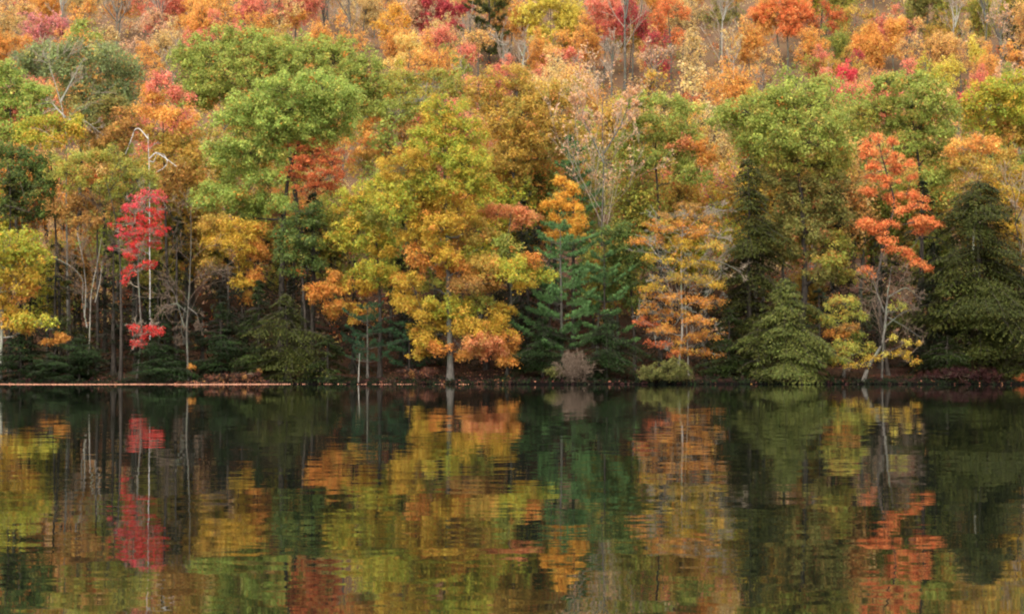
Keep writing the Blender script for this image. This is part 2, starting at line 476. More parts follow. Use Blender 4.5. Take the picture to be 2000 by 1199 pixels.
def conifer(name, label, bx, Y, top_py, half_w, pal, short=None, kind='hemlock', tr=.2, low=.04, dens=1.0, droop=1.0, group=None,
            lean=0.0, needle=.17, bulge=.75, bark='dark', foot_drop=.1):
    """hemlock: drooping feathery sprays; pine: spaced plumes that turn up at the ends. half_w in photo pixels"""
    SEED[0] += 1
    rng = rgen(SEED[0])
    m = MPP(Y)
    base = W(bx, 700, Y); base[2] = ground(base[0], Y) - foot_drop
    tip = W(bx + lean, top_py, Y)
    H = tip[2] - base[2]
    Rm = half_w * m
    root = make_root(name, base, label, 'tree', group)
    TP = trunk_part(root, base, [base, base + (tip - base) * .5, tip], tr, .02, bark, rng, 8)
    if kind == 'hemlock':
        nb = int(max(40, H * 17 * dens))
        h = low + (1 - low) * rng.random(nb) ** .9
        h = np.sort(h); h = np.clip(h, low, .985)
        prof = np.minimum((1 - h) ** bulge * 1.25, 1.0) * (0.62 + .38 * np.minimum(1, (h - low) * 6 + .3))
        ln = np.maximum(Rm * prof * rng.uniform(.62, 1.12, nb), .25)
        nbo = int(max(14, H * 3.2))                            # boughs come in bundles with gaps between them
        bh, baz, bl = low + (1 - low) * rng.random(nbo), rng.random(nbo) * 2 * np.pi, rng.uniform(.4, 1.4, nbo)
        g = np.argmin(np.abs(h[:, None] - bh[None]) * 3 + rng.random((nb, nbo)) * .9, 1)
        az = baz[g] + rng.normal(0, .38, nb)
        hb = np.clip(h * .35 + bh[g] * .65 + rng.normal(0, .012, nb), low, .985)
        loose = (rng.random(nb) < .4) | (h > .8)
        az = np.where(loose, rng.random(nb) * 2 * np.pi, az)
        h = np.where(loose, h, hb)
        prof = np.minimum((1 - h) ** bulge * 1.25, 1.0) * (0.62 + .38 * np.minimum(1, (h - low) * 6 + .3))
        ln = np.maximum(Rm * prof * np.where(loose, .85, bl[g]) * rng.uniform(.7, 1.12, nb), .25)
        up0, dr = rng.uniform(.05, .3, nb), droop * rng.uniform(.3, .62, nb)
        nsub = 10
    else:
        nw = int(max(5, H / 1.15))
        hh = np.linspace(low, .97, nw)
        per = 5
        h = np.clip(np.repeat(hh, per) + rng.normal(0, .012, nw * per), low, .99)
        nb = len(h)
        prof = np.minimum((1 - h) ** bulge * 1.3 + .06, 1.0)
        ln = np.maximum(Rm * prof * rng.uniform(.45, 1.15, nb), .35)
        az = np.tile(np.arange(per), nw) * 2 * np.pi / per + rng.normal(0, .3, nb) + np.repeat(rng.random(nw) * 6, per)
        up0, dr = rng.uniform(-.05, .28, nb), -rng.uniform(.05, .38, nb)
        nsub = 7
    out = np.stack([np.cos(az), np.sin(az), np.zeros(nb)], 1)
    side = np.stack([-np.sin(az), np.cos(az), np.zeros(nb)], 1)
    P0 = np.stack([np.interp(h, np.linspace(0, 1, len(TP)), TP[:, k]) for k in range(3)], 1)
    def along(s, i):
        return P0[i] + out[i] * (ln[i] * s)[:, None] + np.array((0, 0, 1.0)) * (ln[i] * (up0[i] * s - dr[i] * s * s))[:, None]
    # branch wood
    tw, S = [], np.linspace(0, 1, 5)
    ii = np.arange(nb)
    for a, b in zip(S[:-1], S[1:]):
        tw.append(segs(along(np.full(nb, a), ii) - base, along(np.full(nb, b), ii) - base, .012 + .02 * (1 - a) * np.ones(nb) * min(1, H / 8), .010 + .02 * (1 - b) * np.ones(nb) * min(1, H / 8)))
    o = link('branches', mesh_from('branches', *join(tw), BARK[bark], False), TRUNK[0]); o['kind'] = 'stuff'
    if kind == 'hemlock':
        per = np.maximum(24, (ln * ln * 11 + ln * 18) * dens * (.17 / needle) ** 1.6).astype(int)
        own = np.repeat(ii, per); n = len(own)
        s = .12 + .88 * (rng.integers(0, nsub, n) + rng.random(n) * .35) / nsub
        w = ln[own] * .36 * np.sin(np.pi * np.clip(s, .05, 1) ** .75) + .07
        lat = rng.uniform(-1, 1, n) * w
        s2 = s + np.abs(lat) / ln[own] * .55
        p = along(np.minimum(s2, 1.15), own) + side[own] * lat[:, None]
        p[:, 2] -= np.abs(lat) * .28 * droop + rng.random(n) ** 2 * .16
        p += rng.normal(0, .03, (n, 3))
        N = unit(np.array((0, 0, 1.0)) + out[own] * .45 + rng.normal(0, .38, (n, 3)))
        T = out[own] * .8 + side[own] * np.sign(lat)[:, None] * .8 + rng.normal(0, .35, (n, 3)) + np.array((0, 0, -.35 * droop))
        C = pal_colours(rng, pal, n, own)
        V, Q = leaf_quads(rng, p - base, N, needle * 1.45 * rng.uniform(.6, 1.4, n), .24, T, .1)
    else:
        tuft = np.maximum(5, (ln * 15 * dens)).astype(int)
        own = np.repeat(ii, tuft); nt = len(own)
        s = rng.uniform(.2, 1.04, nt) ** .75
        w = ln[own] * .20 * np.sin(np.pi * np.clip(s, .05, 1)) + .07
        lat = rng.uniform(-1, 1, nt) * w
        c = along(s, own) + side[own] * lat[:, None]
        c[:, 2] += rng.random(nt) * .10
        nn = 13
        ow = np.repeat(np.arange(nt), nn); n = len(ow)
        dv = unit(rng.normal(size=(n, 3)) * .8 + (out[own][ow] * .8 + np.array((0, 0, .95))))
        p = c[ow] + dv * needle * rng.uniform(.3, .9, (n, 1))
        N = unit(rng.normal(size=(n, 3)) + np.array((0, -.3, .5)))
        C = pal_colours(rng, pal, n, own[ow])
        V, Q = leaf_quads(rng, p - base, N, needle * rng.uniform(1.0, 1.7, n), .15, dv, .05)
    zc = V.reshape(-1, 3, 3).mean(1) + base
    ok = zc[:, 2] > np.maximum(ground(zc[:, 0], zc[:, 1]), 0) + .04           # nothing sinks into the bank or the lake
    V = V.reshape(-1, 3, 3)[ok].reshape(-1, 3); C = C[ok]; Q = np.arange(len(V)).reshape(-1, 3); n = len(Q)
    g = link('crown', mesh_from('crown', V, Q, M_NEEDLE, False, C), root); g['kind'] = 'stuff'
    LEAVES[0] += n
    if short:
        ANCHORS.append((bx, (top_py + PX(base)[1]) / 2, short))
    return root

def bare(name, label, stems, Y, short=None, bark='pale', twig='tan', tr=.12, children=(9, 6, 5), spread=.7, up=.07, ratio=.45, group=None,
         leaves=None, leafn=0, L=.2, start=.3, cat='tree', twr=.011, wob=.13, foot=None):
    """leafless or nearly leafless tree; stems: polylines in photo pixels (first point at or below the ground line)"""
    SEED[0] += 1
    rng = rgen(SEED[0])
    m = MPP(Y)
    bx = stems[0][0][0] if foot is None else foot
    base = W(bx, 700, Y); base[2] = ground(base[0], Y) - 0.12
    root = make_root(name, base, label, cat, group)
    tw, tips = [], []
    for si, st in enumerate(stems):
        pts = [W(p[0], p[1], Y + (rng.normal(0, .5) if kx else 0) * (si > 0)) for kx, p in enumerate(st)]
        if si == 0 or st[0][1] > 660:
            g = ground(pts[0][0], pts[0][1]) - .1
            pts[0][2] = min(pts[0][2], g) if foot is None else pts[0][2]
            if si == 0: pts[0] = base.copy()
        P = trunk_part(root, base, pts, tr * (1 if si == 0 else .7), .018, bark, rng, 7, 'trunk' if si == 0 else 'stem', si == 0)
        if si == 0: main = TRUNK[0]
        ln = np.linalg.norm(P[-1] - P[0])
        n = int(children[0])
        if n == 0:
            continue
        t = rng.uniform(start, 1, n)
        S = np.stack([np.interp(t, np.linspace(0, 1, len(P)), P[:, kk]) for kk in range(3)], 1)
        d0 = unit(P[-1] - P[0])
        sd_ = rng.normal(size=(n, 3)); sd_ -= d0 * (sd_ @ d0)[:, None]
        D = unit(d0 * .8 + unit(sd_) * spread * rng.uniform(.7, 1.5, (n, 1)))
        lv, pt = grow(rng, S, D, ln * ratio * (1.1 - .7 * t) * rng.uniform(.7, 1.2, n), tr * .36 * (1.05 - .7 * t), list(children[1:]), spread, up, .6, 4, wob, .25, twr)
        for A, B, ra, rb in lv:
            tw.append(segs(A - base, B - base, ra, rb))
        tips.append(pt[1:].reshape(-1, 3))
    if tw:
        o = link('branches', mesh_from('branches', *join(tw), BARK[twig], False), main); o['kind'] = 'stuff'
    if leaves and leafn and tips:
        tp = np.concatenate(tips)
        c = tp[rng.integers(0, len(tp), leafn)] + rng.normal(0, .1, (leafn, 3))
        N = unit(rng.normal(size=(leafn, 3)) + np.array((0, -.3, .7)))
        V, Q = leaf_quads(rng, c - base, N, L * rng.uniform(.6, 1.3, leafn), .66)
        g = link('crown', mesh_from('crown', V, Q, M_LEAF, False, pal_colours(rng, leaves, leafn)), root); g['kind'] = 'stuff'
        LEAVES[0] += leafn
    q = np.array([p for s in stems for p in s], float)
    CROWNS.append((q[:, 0].mean(), max(q[:, 1].min(), -10) + 50, max(26, np.ptp(q[:, 0]) * .6), 75, Y))
    if short:
        q = np.array([p for s in stems for p in s], float)
        ANCHORS.append((q[:, 0].mean(), q[:, 1].mean(), short))
    return root

# ------------------------------------------------------------------ the setting: hillside, lake
def build_terrain():
    ys = np.concatenate([np.arange(-60, -4, 8), np.arange(-4, 12, .5), np.arange(12, 60, 1.5), np.arange(60, 240, 4), np.arange(240, 340, 20)])
    xs = np.concatenate([np.arange(-240, -90, 15), np.arange(-90, 90, 1.0), np.arange(90, 241, 15)])
    X, Yg = np.meshgrid(xs, ys)
    Z = ground(X, Yg)
    V = np.stack([X, Yg, Z], -1).reshape(-1, 3)
    nx = len(xs)
    i = (np.arange(len(ys) - 1)[:, None] * nx + np.arange(nx - 1)[None]).ravel()
    Q = np.stack([i, i + 1, i + nx + 1, i + nx], 1)
    m, nt, out = new_mat('forest_floor')
    N, L = nt.nodes.new, nt.links.new
    tc = N('ShaderNodeTexCoord')
    n1 = N('ShaderNodeTexNoise'); n1.inputs['Scale'].default_value = 6.0; n1.inputs['Detail'].default_value = 8; n1.inputs['Roughness'].default_value = .7
    n2 = N('ShaderNodeTexNoise'); n2.inputs['Scale'].default_value = .35; n2.inputs['Detail'].default_value = 3
    L(tc.outputs['Object'], n1.inputs['Vector']); L(tc.outputs['Object'], n2.inputs['Vector'])
    r1 = N('ShaderNodeValToRGB'); e = r1.color_ramp.elements
    e[0].position, e[0].color = .30, (*lin((36, 28, 22)), 1)
    e[1].position, e[1].color = .72, (*lin((112, 84, 60)), 1)
    x = e.new(.5); x.color = (*lin((74, 54, 42)), 1)
    L(n1.outputs['Fac'], r1.inputs[0])
    mx = N('ShaderNodeMix'); mx.data_type = 'RGBA'; mx.blend_type = 'MULTIPLY'; mx.inputs[0].default_value = .5
    L(r1.outputs[0], mx.inputs[6]); L(n2.outputs['Color'], mx.inputs[7])
    sx = N('ShaderNodeSeparateXYZ'); L(tc.outputs['Object'], sx.inputs[0])          # wet mud at the lake edge, the bank's shade painted into its black
    wr = N('ShaderNodeMapRange'); wr.inputs[1].default_value, wr.inputs[2].default_value = .10, .55
    wr.inputs[3].default_value, wr.inputs[4].default_value = 1, 0
    L(sx.outputs['Z'], wr.inputs[0])
    hr = N('ShaderNodeMapRange'); hr.inputs[1].default_value, hr.inputs[2].default_value = 6, 20        # dry tan leaves higher up the slope
    L(sx.outputs['Z'], hr.inputs[0])
    hm = N('ShaderNodeMix'); hm.data_type = 'RGBA'; hm.blend_type = 'SCREEN'; L(hr.outputs[0], hm.inputs[0]); L(mx.outputs[2], hm.inputs[6]); hm.inputs[7].default_value = (.07, .045, .025, 1)
    wm = N('ShaderNodeMix'); wm.data_type = 'RGBA'; L(wr.outputs[0], wm.inputs[0]); L(hm.outputs[2], wm.inputs[6]); wm.inputs[7].default_value = (.005, .004, .0035, 1)
    p = N('ShaderNodeBsdfPrincipled'); p.inputs['Roughness'].default_value = .95; p.inputs['Specular IOR Level'].default_value = 0
    b = N('ShaderNodeBump'); b.inputs['Distance'].default_value = .08; b.inputs['Strength'].default_value = .8
    L(n1.outputs['Fac'], b.inputs['Height']); L(b.outputs[0], p.inputs['Normal'])
    L(wm.outputs[2], p.inputs['Base Color']); L(p.outputs[0], out.inputs[0])
    o = link('hillside', mesh_from('hillside', V, Q, m, True))
    tag(o, 'wooded hillside rising from the lake, covered in brown fallen leaves', kind='structure')

def build_lake():
    V = np.array([(-230, -260, 0), (230, -260, 0), (230, 3, 0), (-230, 3, 0)], float)
    m, nt, out = new_mat('lake_water')
    N, L = nt.nodes.new, nt.links.new
    tc = N('ShaderNodeTexCoord')
    def slope(scale, stretch, amp, w):
        mp = N('ShaderNodeMapping'); mp.inputs['Scale'].default_value = (scale * stretch, scale, 1); mp.inputs['Location'].default_value = (w, w * 2, w)
        L(tc.outputs['Object'], mp.inputs[0])
        nz = N('ShaderNodeTexNoise'); nz.inputs['Scale'].default_value = 1; nz.inputs['Detail'].default_value = 1.5
        L(mp.outputs[0], nz.inputs['Vector'])
        s = N('ShaderNodeVectorMath'); s.operation = 'SUBTRACT'; s.inputs[1].default_value = (.5, .5, .5)
        L(nz.outputs['Color'], s.inputs[0])
        t = N('ShaderNodeVectorMath'); t.operation = 'MULTIPLY'; t.inputs[1].default_value = (amp * stretch, amp, 0)
        L(s.outputs[0], t.inputs[0])
        return t.outputs[0]
    def add(a, b):
        v = N('ShaderNodeVectorMath'); v.operation = 'ADD'
        L(a, v.inputs[0]); L(b, v.inputs[1]); return v.outputs[0]
    w = add(add(slope(3.4, .55, .014, 3), slope(1.2, .5, .014, 11)), slope(.35, .6, .007, 23))
    # light airs: the ripples are weaker in some patches than in others
    pn = N('ShaderNodeTexNoise'); pn.inputs['Scale'].default_value = .05; pn.inputs['Detail'].default_value = 2
    pm = N('ShaderNodeMapping'); pm.inputs['Scale'].default_value = (.3, 1, 1)
    L(tc.outputs['Object'], pm.inputs[0]); L(pm.outputs[0], pn.inputs['Vector'])
    mr = N('ShaderNodeMapRange'); mr.inputs[1].default_value, mr.inputs[2].default_value = .35, .65
    mr.inputs[3].default_value, mr.inputs[4].default_value = .5, 1.25
    L(pn.outputs['Fac'], mr.inputs[0])
    sc = N('ShaderNodeVectorMath'); sc.operation = 'SCALE'; L(w, sc.inputs[0]); L(mr.outputs[0], sc.inputs['Scale'])
    up = N('ShaderNodeVectorMath'); up.operation = 'ADD'; up.inputs[1].default_value = (0, 0, 1); L(sc.outputs[0], up.inputs[0])
    nm = N('ShaderNodeVectorMath'); nm.operation = 'NORMALIZE'; L(up.outputs[0], nm.inputs[0])
    p = N('ShaderNodeBsdfPrincipled')
    p.inputs['Base Color'].default_value = (.004, .006, .004, 1)
    p.inputs['Roughness'].default_value = .015
    p.inputs['IOR'].default_value = 1.33
    L(nm.outputs[0], p.inputs['Normal']); L(p.outputs[0], out.inputs[0])
    o = link('lake_water', mesh_from('lake_water', V, np.array([[0, 1, 2, 3]]), m))
    tag(o, 'calm dark lake with fine ripples mirroring the autumn trees', kind='structure')

def shore_y(x):
    """where the bank meets the water"""
    ys = np.arange(-2.5, 2.5, .05)
    return np.array([ys[np.argmax(ground(np.full_like(ys, v), ys) > 0)] for v in np.atleast_1d(x)])

def build_litter_and_glint():
    rng = rgen(7)
    n = 24000
    x = rng.uniform(-48, 48, n); y = rng.random(n) ** 1.6 * 16 - .2
    P = np.stack([x, y, ground(x, y) + rng.uniform(.01, .07, n)], 1)
    P = P[P[:, 2] > .03]
    pxx = 1000 + P[:, 0] / (P[:, 1] + 140) * FPX
    open_bank = ((pxx > 340) & (pxx < 540)) | ((pxx > 740) & (pxx < 1000)) | ((pxx > 190) & (pxx < 245))
    P = P[open_bank | (rng.random(len(P)) < .10)]; n = len(P)
    N = unit(np.array((0, -.2, 1)) + rng.normal(0, .55, (n, 3)))
    V, Q = leaf_quads(rng, P, N, .16 * rng.uniform(.6, 1.3, n), .7)
    o = link('leaf_litter', mesh_from('leaf_litter', V, Q, M_LITTER, False, pal_colours(rng, 'litter', n)))
    tag(o, 'rust brown fallen leaves carpeting the bank under the trees', 'leaf litter', kind='stuff')
    # pale flecks added to imitate a water glint at the waterline, thinning towards mid-shore
    px = np.concatenate([rng.uniform(-80, 560, 5200) - 60 * (rng.random(5200) < .3), rng.choice([560, 590, 640, 664, 708, 730, 757, 782, 800, 860, 905], 190, p=None) + rng.normal(0, 6, 190)])
    x = np.array([W(a, 745, 0)[0] for a in px])
    y = shore_y(x) + rng.uniform(-.25, -.02, len(x))
    z = np.abs(rng.normal(0, .009, len(x))) * (.6 + .5 * np.sin(x * 1.7) ** 2) * np.where(px > 540, .8, 1) + .006
    P = np.stack([x, y, z], 1); n = len(P)
    N = unit(np.array((0, -.9, .8)) + rng.normal(0, .4, (n, 3)))
    c = np.clip(lin((172, 122, 96)) * np.exp(rng.normal(0, .16, (n, 1))), 0, .85)
    V, Q = leaf_quads(rng, P, N, .065 * rng.uniform(.6, 1.3, n), .7)
    o = link('glint_line', mesh_from('glint_line', V, Q, M_LITTER, False, c))
    tag(o, 'thin pale peach flecks imitating a glint along the waterline at left', 'leaf litter', kind='stuff')

def build_undergrowth():
    """knee-high brush and saplings over the hill floor: one uncountable mass"""
    rng = rgen(9)
    nc = 6500
    y = 16 + 180 * rng.random(nc) ** .75
    hw = (y + 140) * 1150 / FPX
    x = rng.uniform(-1, 1, nc) * hw
    r = rng.uniform(.4, 1.3, nc)
    per = 15
    own = np.repeat(np.arange(nc), per); n = len(own)
    d = unit(rng.normal(size=(n, 3))); d[:, 2] = np.abs(d[:, 2])
    P = np.stack([x, y, ground(x, y)], 1)[own] + d * r[own][:, None] * np.array((1, 1, 2.3)) * rng.uniform(.35, 1, (n, 1))
    N = unit(d + rng.normal(0, .6, (n, 3)) + np.array((0, 0, .3)))
    sets = ['tan', 'rust', 'brownorange', 'pinktan', 'olive', 'tanorange']
    which = rng.integers(0, len(sets), nc)[own]
    C = np.zeros((n, 3))
    for k, s in enumerate(sets):
        q = which == k
        C[q] = pal_colours(rng, s, int(q.sum())) * .9
    V, Q = leaf_quads(rng, P, N, .38 * rng.uniform(.6, 1.3, n), .6)
    o = link('undergrowth', mesh_from('undergrowth', V, Q, M_LEAF, False, C))
    tag(o, 'tan and rust brush covering the hillside floor between trunks', 'undergrowth', kind='stuff')

def build_shore_brush():
    """ankle-high dark brush, ferns and roots hanging over the water's edge: one uncountable mass"""
    rng = rgen(19)
    nc = 1500
    x = rng.uniform(-46, 46, nc)
    pxx = 1000 + x / 141 * FPX
    keep = ~(((pxx > 350) & (pxx < 520)) & (rng.random(nc) < .8))
    x = x[keep]; nc = len(x)
    y = shore_y(x) + rng.random(nc) ** 1.5 * 3.2 - .05
    r = rng.uniform(.14, .42, nc)
    per = 26
    own = np.repeat(np.arange(nc), per); n = len(own)
    d = unit(rng.normal(size=(n, 3))); d[:, 2] = np.abs(d[:, 2])
    P = np.stack([x, y, np.maximum(ground(x, y), .0)], 1)[own] + d * r[own][:, None] * np.array((1.1, 1, 1.1)) * rng.uniform(.4, 1, (n, 1))
    P[:, 2] = np.maximum(P[:, 2], .04)
    N_ = unit(d + rng.normal(0, .6, (n, 3)))
    sets = ['hemdark', 'hemshore', 'redbrush', 'hemdark']
    which = rng.integers(0, len(sets), nc)[own]
    C_ = np.zeros((n, 3))
    for k, s in enumerate(sets):
        q = which == k
        C_[q] = pal_colours(rng, s, int(q.sum())) * .7
    V, Q = leaf_quads(rng, P, N_, .13 * rng.uniform(.6, 1.4, n), .5)
    o = link('undergrowth', mesh_from('undergrowth', V, Q, M_LITTER, False, C_))
    tag(o, 'low dark brush and ferns along the edge of the water', 'undergrowth', kind='stuff')

build_shore_brush()
build_terrain()
build_lake()
build_litter_and_glint()
build_undergrowth()

# ------------------------------------------------------------------ trees of the shore
G_SHORE, G_MID, G_HILL = 'trees along the lake shore', 'trees on the lower slope', 'trees on the upper hillside'
def D(nm, label, bx, Y, lobes, pal, short=None, **kw):
    kw.setdefault('group', G_SHORE if Y < 7 else G_MID)
    return deciduous(nm, label, bx, Y, lobes, pal, short, **kw)
def C(nm, label, bx, Y, top, hw, pal, short=None, **kw):
    kw.setdefault('group', G_SHORE if Y < 7 else G_MID)
    return conifer(nm, label, bx, Y, top, hw, pal, short, **kw)

# --- left part, front
D('oak_tree', 'yellow green oak with orange lower boughs and pale trunk at the far left edge', 0, 3.2,
  [(30, 478, 52, 32, 'yelgreen'), (55, 505, 35, 22, 'yelgreen'), (-20, 500, 40, 40, 'yelgreen'), (40, 550, 34, 24, 'gold'), (52, 572, 26, 14, 'orange'), (8, 605, 28, 22, 'gold'),
   (30, 628, 26, 14, 'gold'), (62, 630, 38, 16, 'yelgreen'), (52, 643, 22, 8, 'orange'), (-30, 570, 40, 50, 'gold')], 'yelgreen', 'yellow green oak at the left edge',
  trunk=[(4, 640), (0, 560), (-4, 480)], bark='pale', tr=.16, clump=.5, cover=2.6, k=.95)
D('maple_sapling', 'tiny bright orange maple sapling among the low hemlocks at left', 100, 3.2,
  [(118, 658, 15, 8), (100, 668, 18, 5), (126, 664, 8, 6)], 'orange', 'tiny orange sapling', tr=.025, clump=.3, L=.17, cover=3, k=1.1, limbs=2)
C('hemlock_tree', 'low dark hemlock at the shore below the yellow green oak', 40, 3.0, 652, 78, 'hemshore', 'low hemlock under the left oak', tr=.09, bulge=.5, droop=.55, needle=.14, dens=1.7)
C('hemlock_tree', 'low spreading hemlock at the shore just right of the orange sapling', 155, 2.6, 652, 62, 'hemshore', 'hemlock beside the orange sapling', tr=.09, bulge=.5, droop=.5, needle=.14, dens=1.7)
C('hemlock_tree', 'squat dark hemlock at the waterline near the left edge, lowest of that row', 105, 1.4, 688, 60, 'hemshore', None, tr=.06, bulge=.45, droop=.5, needle=.13, dens=1.8)
C('hemlock_tree', 'low hemlock under the crimson maple, its boughs nearly touching the water', 300, 1.8, 668, 74, 'hemshore', 'hemlock under the crimson maple', tr=.09, bulge=.5, droop=.5, needle=.14, dens=1.8)
C('hemlock_tree', 'dark hemlock behind the lowest red leaves of the crimson maple', 322, 4.6, 622, 62, 'hemshore', None, tr=.1, bulge=.6, droop=.6, needle=.14, dens=1.5)
D('maple_tree', 'slender crimson maple with a bare grey stem between two bursts of red leaves', 266, 3.0,
  [(292, 385, 36, 13, 'hotpink'), (262, 405, 26, 13, 'hotpink'), (300, 420, 26, 14, 'crimson'), (262, 432, 34, 15), (288, 452, 32, 15), (250, 462, 22, 13, 'hotpink'), (246, 488, 22, 11, 'hotpink'), (290, 478, 26, 13), (268, 500, 22, 9), (284, 516, 22, 8),
   (256, 530, 18, 9), (247, 545, 13, 9), (272, 640, 30, 6), (300, 643, 20, 8), (270, 655, 18, 8), (307, 652, 11, 8), (264, 674, 12, 9), (284, 672, 6, 7)], 'crimson', 'crimson maple',
  trunk=[(277, 655), (272, 600), (268, 530), (270, 460), (285, 390)], bark='grey', tr=.08, clump=.34, L=.19, cover=.95, k=.6, twigbark='tan', haze_twigs=5, depth=1.6, swell=(1.35, 1.15), flat=.7)
bare('bare_tree', 'tall straight grey trunk standing just left of the crimson maple', [[(236, 700), (237, 600), (234, 500), (225, 420), (205, 350)]], 5.0, 'tall grey trunk beside the crimson maple',
     'dark', 'dark', .14, (8, 5, 4), group=G_SHORE, start=.55)
bare('bare_tree', 'leafless pale tree with several stems forking low, left of the crimson maple',
     [[(172, 640), (178, 570), (192, 510), (198, 465)], [(170, 640), (160, 590), (163, 545), (140, 520), (108, 505)], [(165, 620), (168, 560), (160, 500), (150, 455)], [(186, 590), (196, 550), (200, 510)]],
     7.0, 'pale forked bare tree', 'pale', 'brown', .07, (8, 5, 4), spread=.8, up=.06, group=G_SHORE)
bare('bare_tree', 'grey half dead tree with drooping broken limbs beside the low dark hemlocks',
     [[(368, 712), (364, 640), (372, 560), (375, 480), (374, 400)], [(364, 610), (345, 592), (322, 598), (306, 618)], [(360, 640), (340, 570), (318, 545)], [(366, 600), (385, 612), (396, 650)], [(362, 600), (352, 640), (361, 668)]],
     4.0, 'grey half dead tree', 'grey', 'brown', .08, (9, 6, 4), spread=.9, up=-.02, group=G_SHORE)
D('bush', 'small amber bush on the brown bank at the foot of the half dead tree', 374, 1.6, [(372, 717, 9, 3)], 'orange', None, tr=.02, clump=.25, L=.13, k=.8, limbs=1, cat='bush')
D('bush', 'low dull rusty bush at the waterline on the bare leafy bank at left', 450, 1.2, [(430, 737, 26, 5), (470, 735, 28, 6), (500, 732, 14, 8)], 'litter', None, tr=.02, clump=.3, L=.13, k=.6, limbs=1, cat='bush', twigbark='brown')
C('hemlock_tree', 'dark hemlock right of the half dead tree above the brown leafy bank', 432, 5.5, 590, 72, 'hemshore', 'hemlock above the leafy bank', tr=.11, droop=.6, needle=.15, dens=1.35)
C('hemlock_tree', 'broad olive hemlock with drooping boughs left of the young pines', 560, 3.4, 572, 100, 'hemolive', 'broad olive hemlock', tr=.16, droop=1.0, bulge=.55, needle=.16, dens=1.35)
C('hemlock_tree', 'narrow hemlock leaning against the left side of the broad olive hemlock', 505, 4.4, 545, 66, 'hemlock', None, tr=.12, droop=.9, needle=.16, dens=1.3)
C('hemlock_tree', 'short hemlock at the waterline right of the broad olive hemlock', 640, 2.2, 652, 62, 'hemlock', None, tr=.09, droop=.8, bulge=.5, needle=.14, dens=1.5)
C('pine_tree', 'young pine with flat green boughs left of the golden oak trunk', 718, 3.4, 600, 78, 'pinedark', 'young pine with flat boughs', kind='pine', tr=.09, low=.22, dens=1.0, needle=.16, bulge=.4, bark='grey')
C('pine_tree', 'second young pine close to the left side of the golden oak trunk', 800, 4.4, 610, 70, 'pinedark', None, kind='pine', tr=.08, low=.15, dens=1.0, needle=.16, bulge=.4)
bare('bare_sapling', 'thin pale sapling stem at the waterline under the young pine', [[(700, 738), (701, 715), (703, 690)]], 1.4, None, 'pale', 'grey', .045, (3, 2), group=G_SHORE, start=.6)

# --- the golden oak in the middle
D('oak_tree', 'big golden oak in the middle, its grey trunk rising straight from the waterline', 879, 1.8,
  [(868, 218, 42, 26, 'yelgreen'), (905, 262, 42, 26, 'yelgreen'), (835, 262, 34, 24, 'yelgreen'), (862, 300, 60, 28, 'yelgreen'), (800, 322, 52, 24, 'gold'), (915, 318, 44, 26, 'yelgreen'), (760, 362, 44, 22, 'yelgreen'),
   (820, 368, 54, 24, 'yelgreen'), (890, 362, 54, 26, 'yelgreen'), (940, 368, 34, 22, 'yelgreen'), (770, 404, 40, 22, 'yelgreen'), (828, 410, 46, 22, 'gold'), (890, 412, 44, 22, 'gold'), (815, 456, 44, 20, 'gold'),
   (868, 446, 44, 20, 'gold'), (930, 450, 40, 22, 'bronze'), (826, 500, 30, 22, 'orange'), (862, 496, 34, 18, 'gold'), (878, 518, 32, 18, 'orange'), (905, 528, 24, 12, 'orange'), (945, 520, 34, 20, 'bronze'),
   (985, 485, 30, 20, 'green'), (975, 515, 26, 14, 'yelgreen'), (1008, 528, 30, 20, 'yelgreen'), (1042, 512, 24, 12, 'orange'), (1050, 535, 34, 15, 'yelgreen'), (1030, 560, 20, 10, 'gold'),
   (800, 548, 28, 14, 'gold'), (845, 556, 30, 11, 'olive'), (912, 556, 40, 13, 'brownorange'), (955, 556, 24, 12, 'brownorange'), (790, 590, 30, 14, 'gold'), (822, 604, 36, 14, 'gold'), (870, 600, 50, 18, 'yelgreen'), (905, 606, 34, 14, 'yelgreen'), (935, 590, 28, 14, 'olive'), (840, 640, 40, 18, 'gold'), (880, 640, 28, 14, 'gold'),
   (832, 668, 36, 14, 'gold'), (815, 690, 22, 9, 'gold'), (858, 680, 22, 11, 'orange'), (920, 640, 30, 16, 'gold'), (980, 610, 24, 14, 'gold'), (975, 640, 34, 18, 'gold'), (940, 668, 40, 14, 'peach'), (985, 665, 34, 16, 'orange'),
   (960, 688, 40, 13, 'peach'), (1000, 690, 20, 13, 'orange'), (905, 690, 22, 9, 'orange'), (992, 708, 22, 8, 'orange')], 'gold', 'golden oak',
  trunk=[(880, 700), (878, 600), (876, 500), (872, 420), (866, 330), (866, 240)], bark='grey', tr=.24, clump=.5, L=.21, cover=2.8, k=.95, depth=2.6, limbs=12)
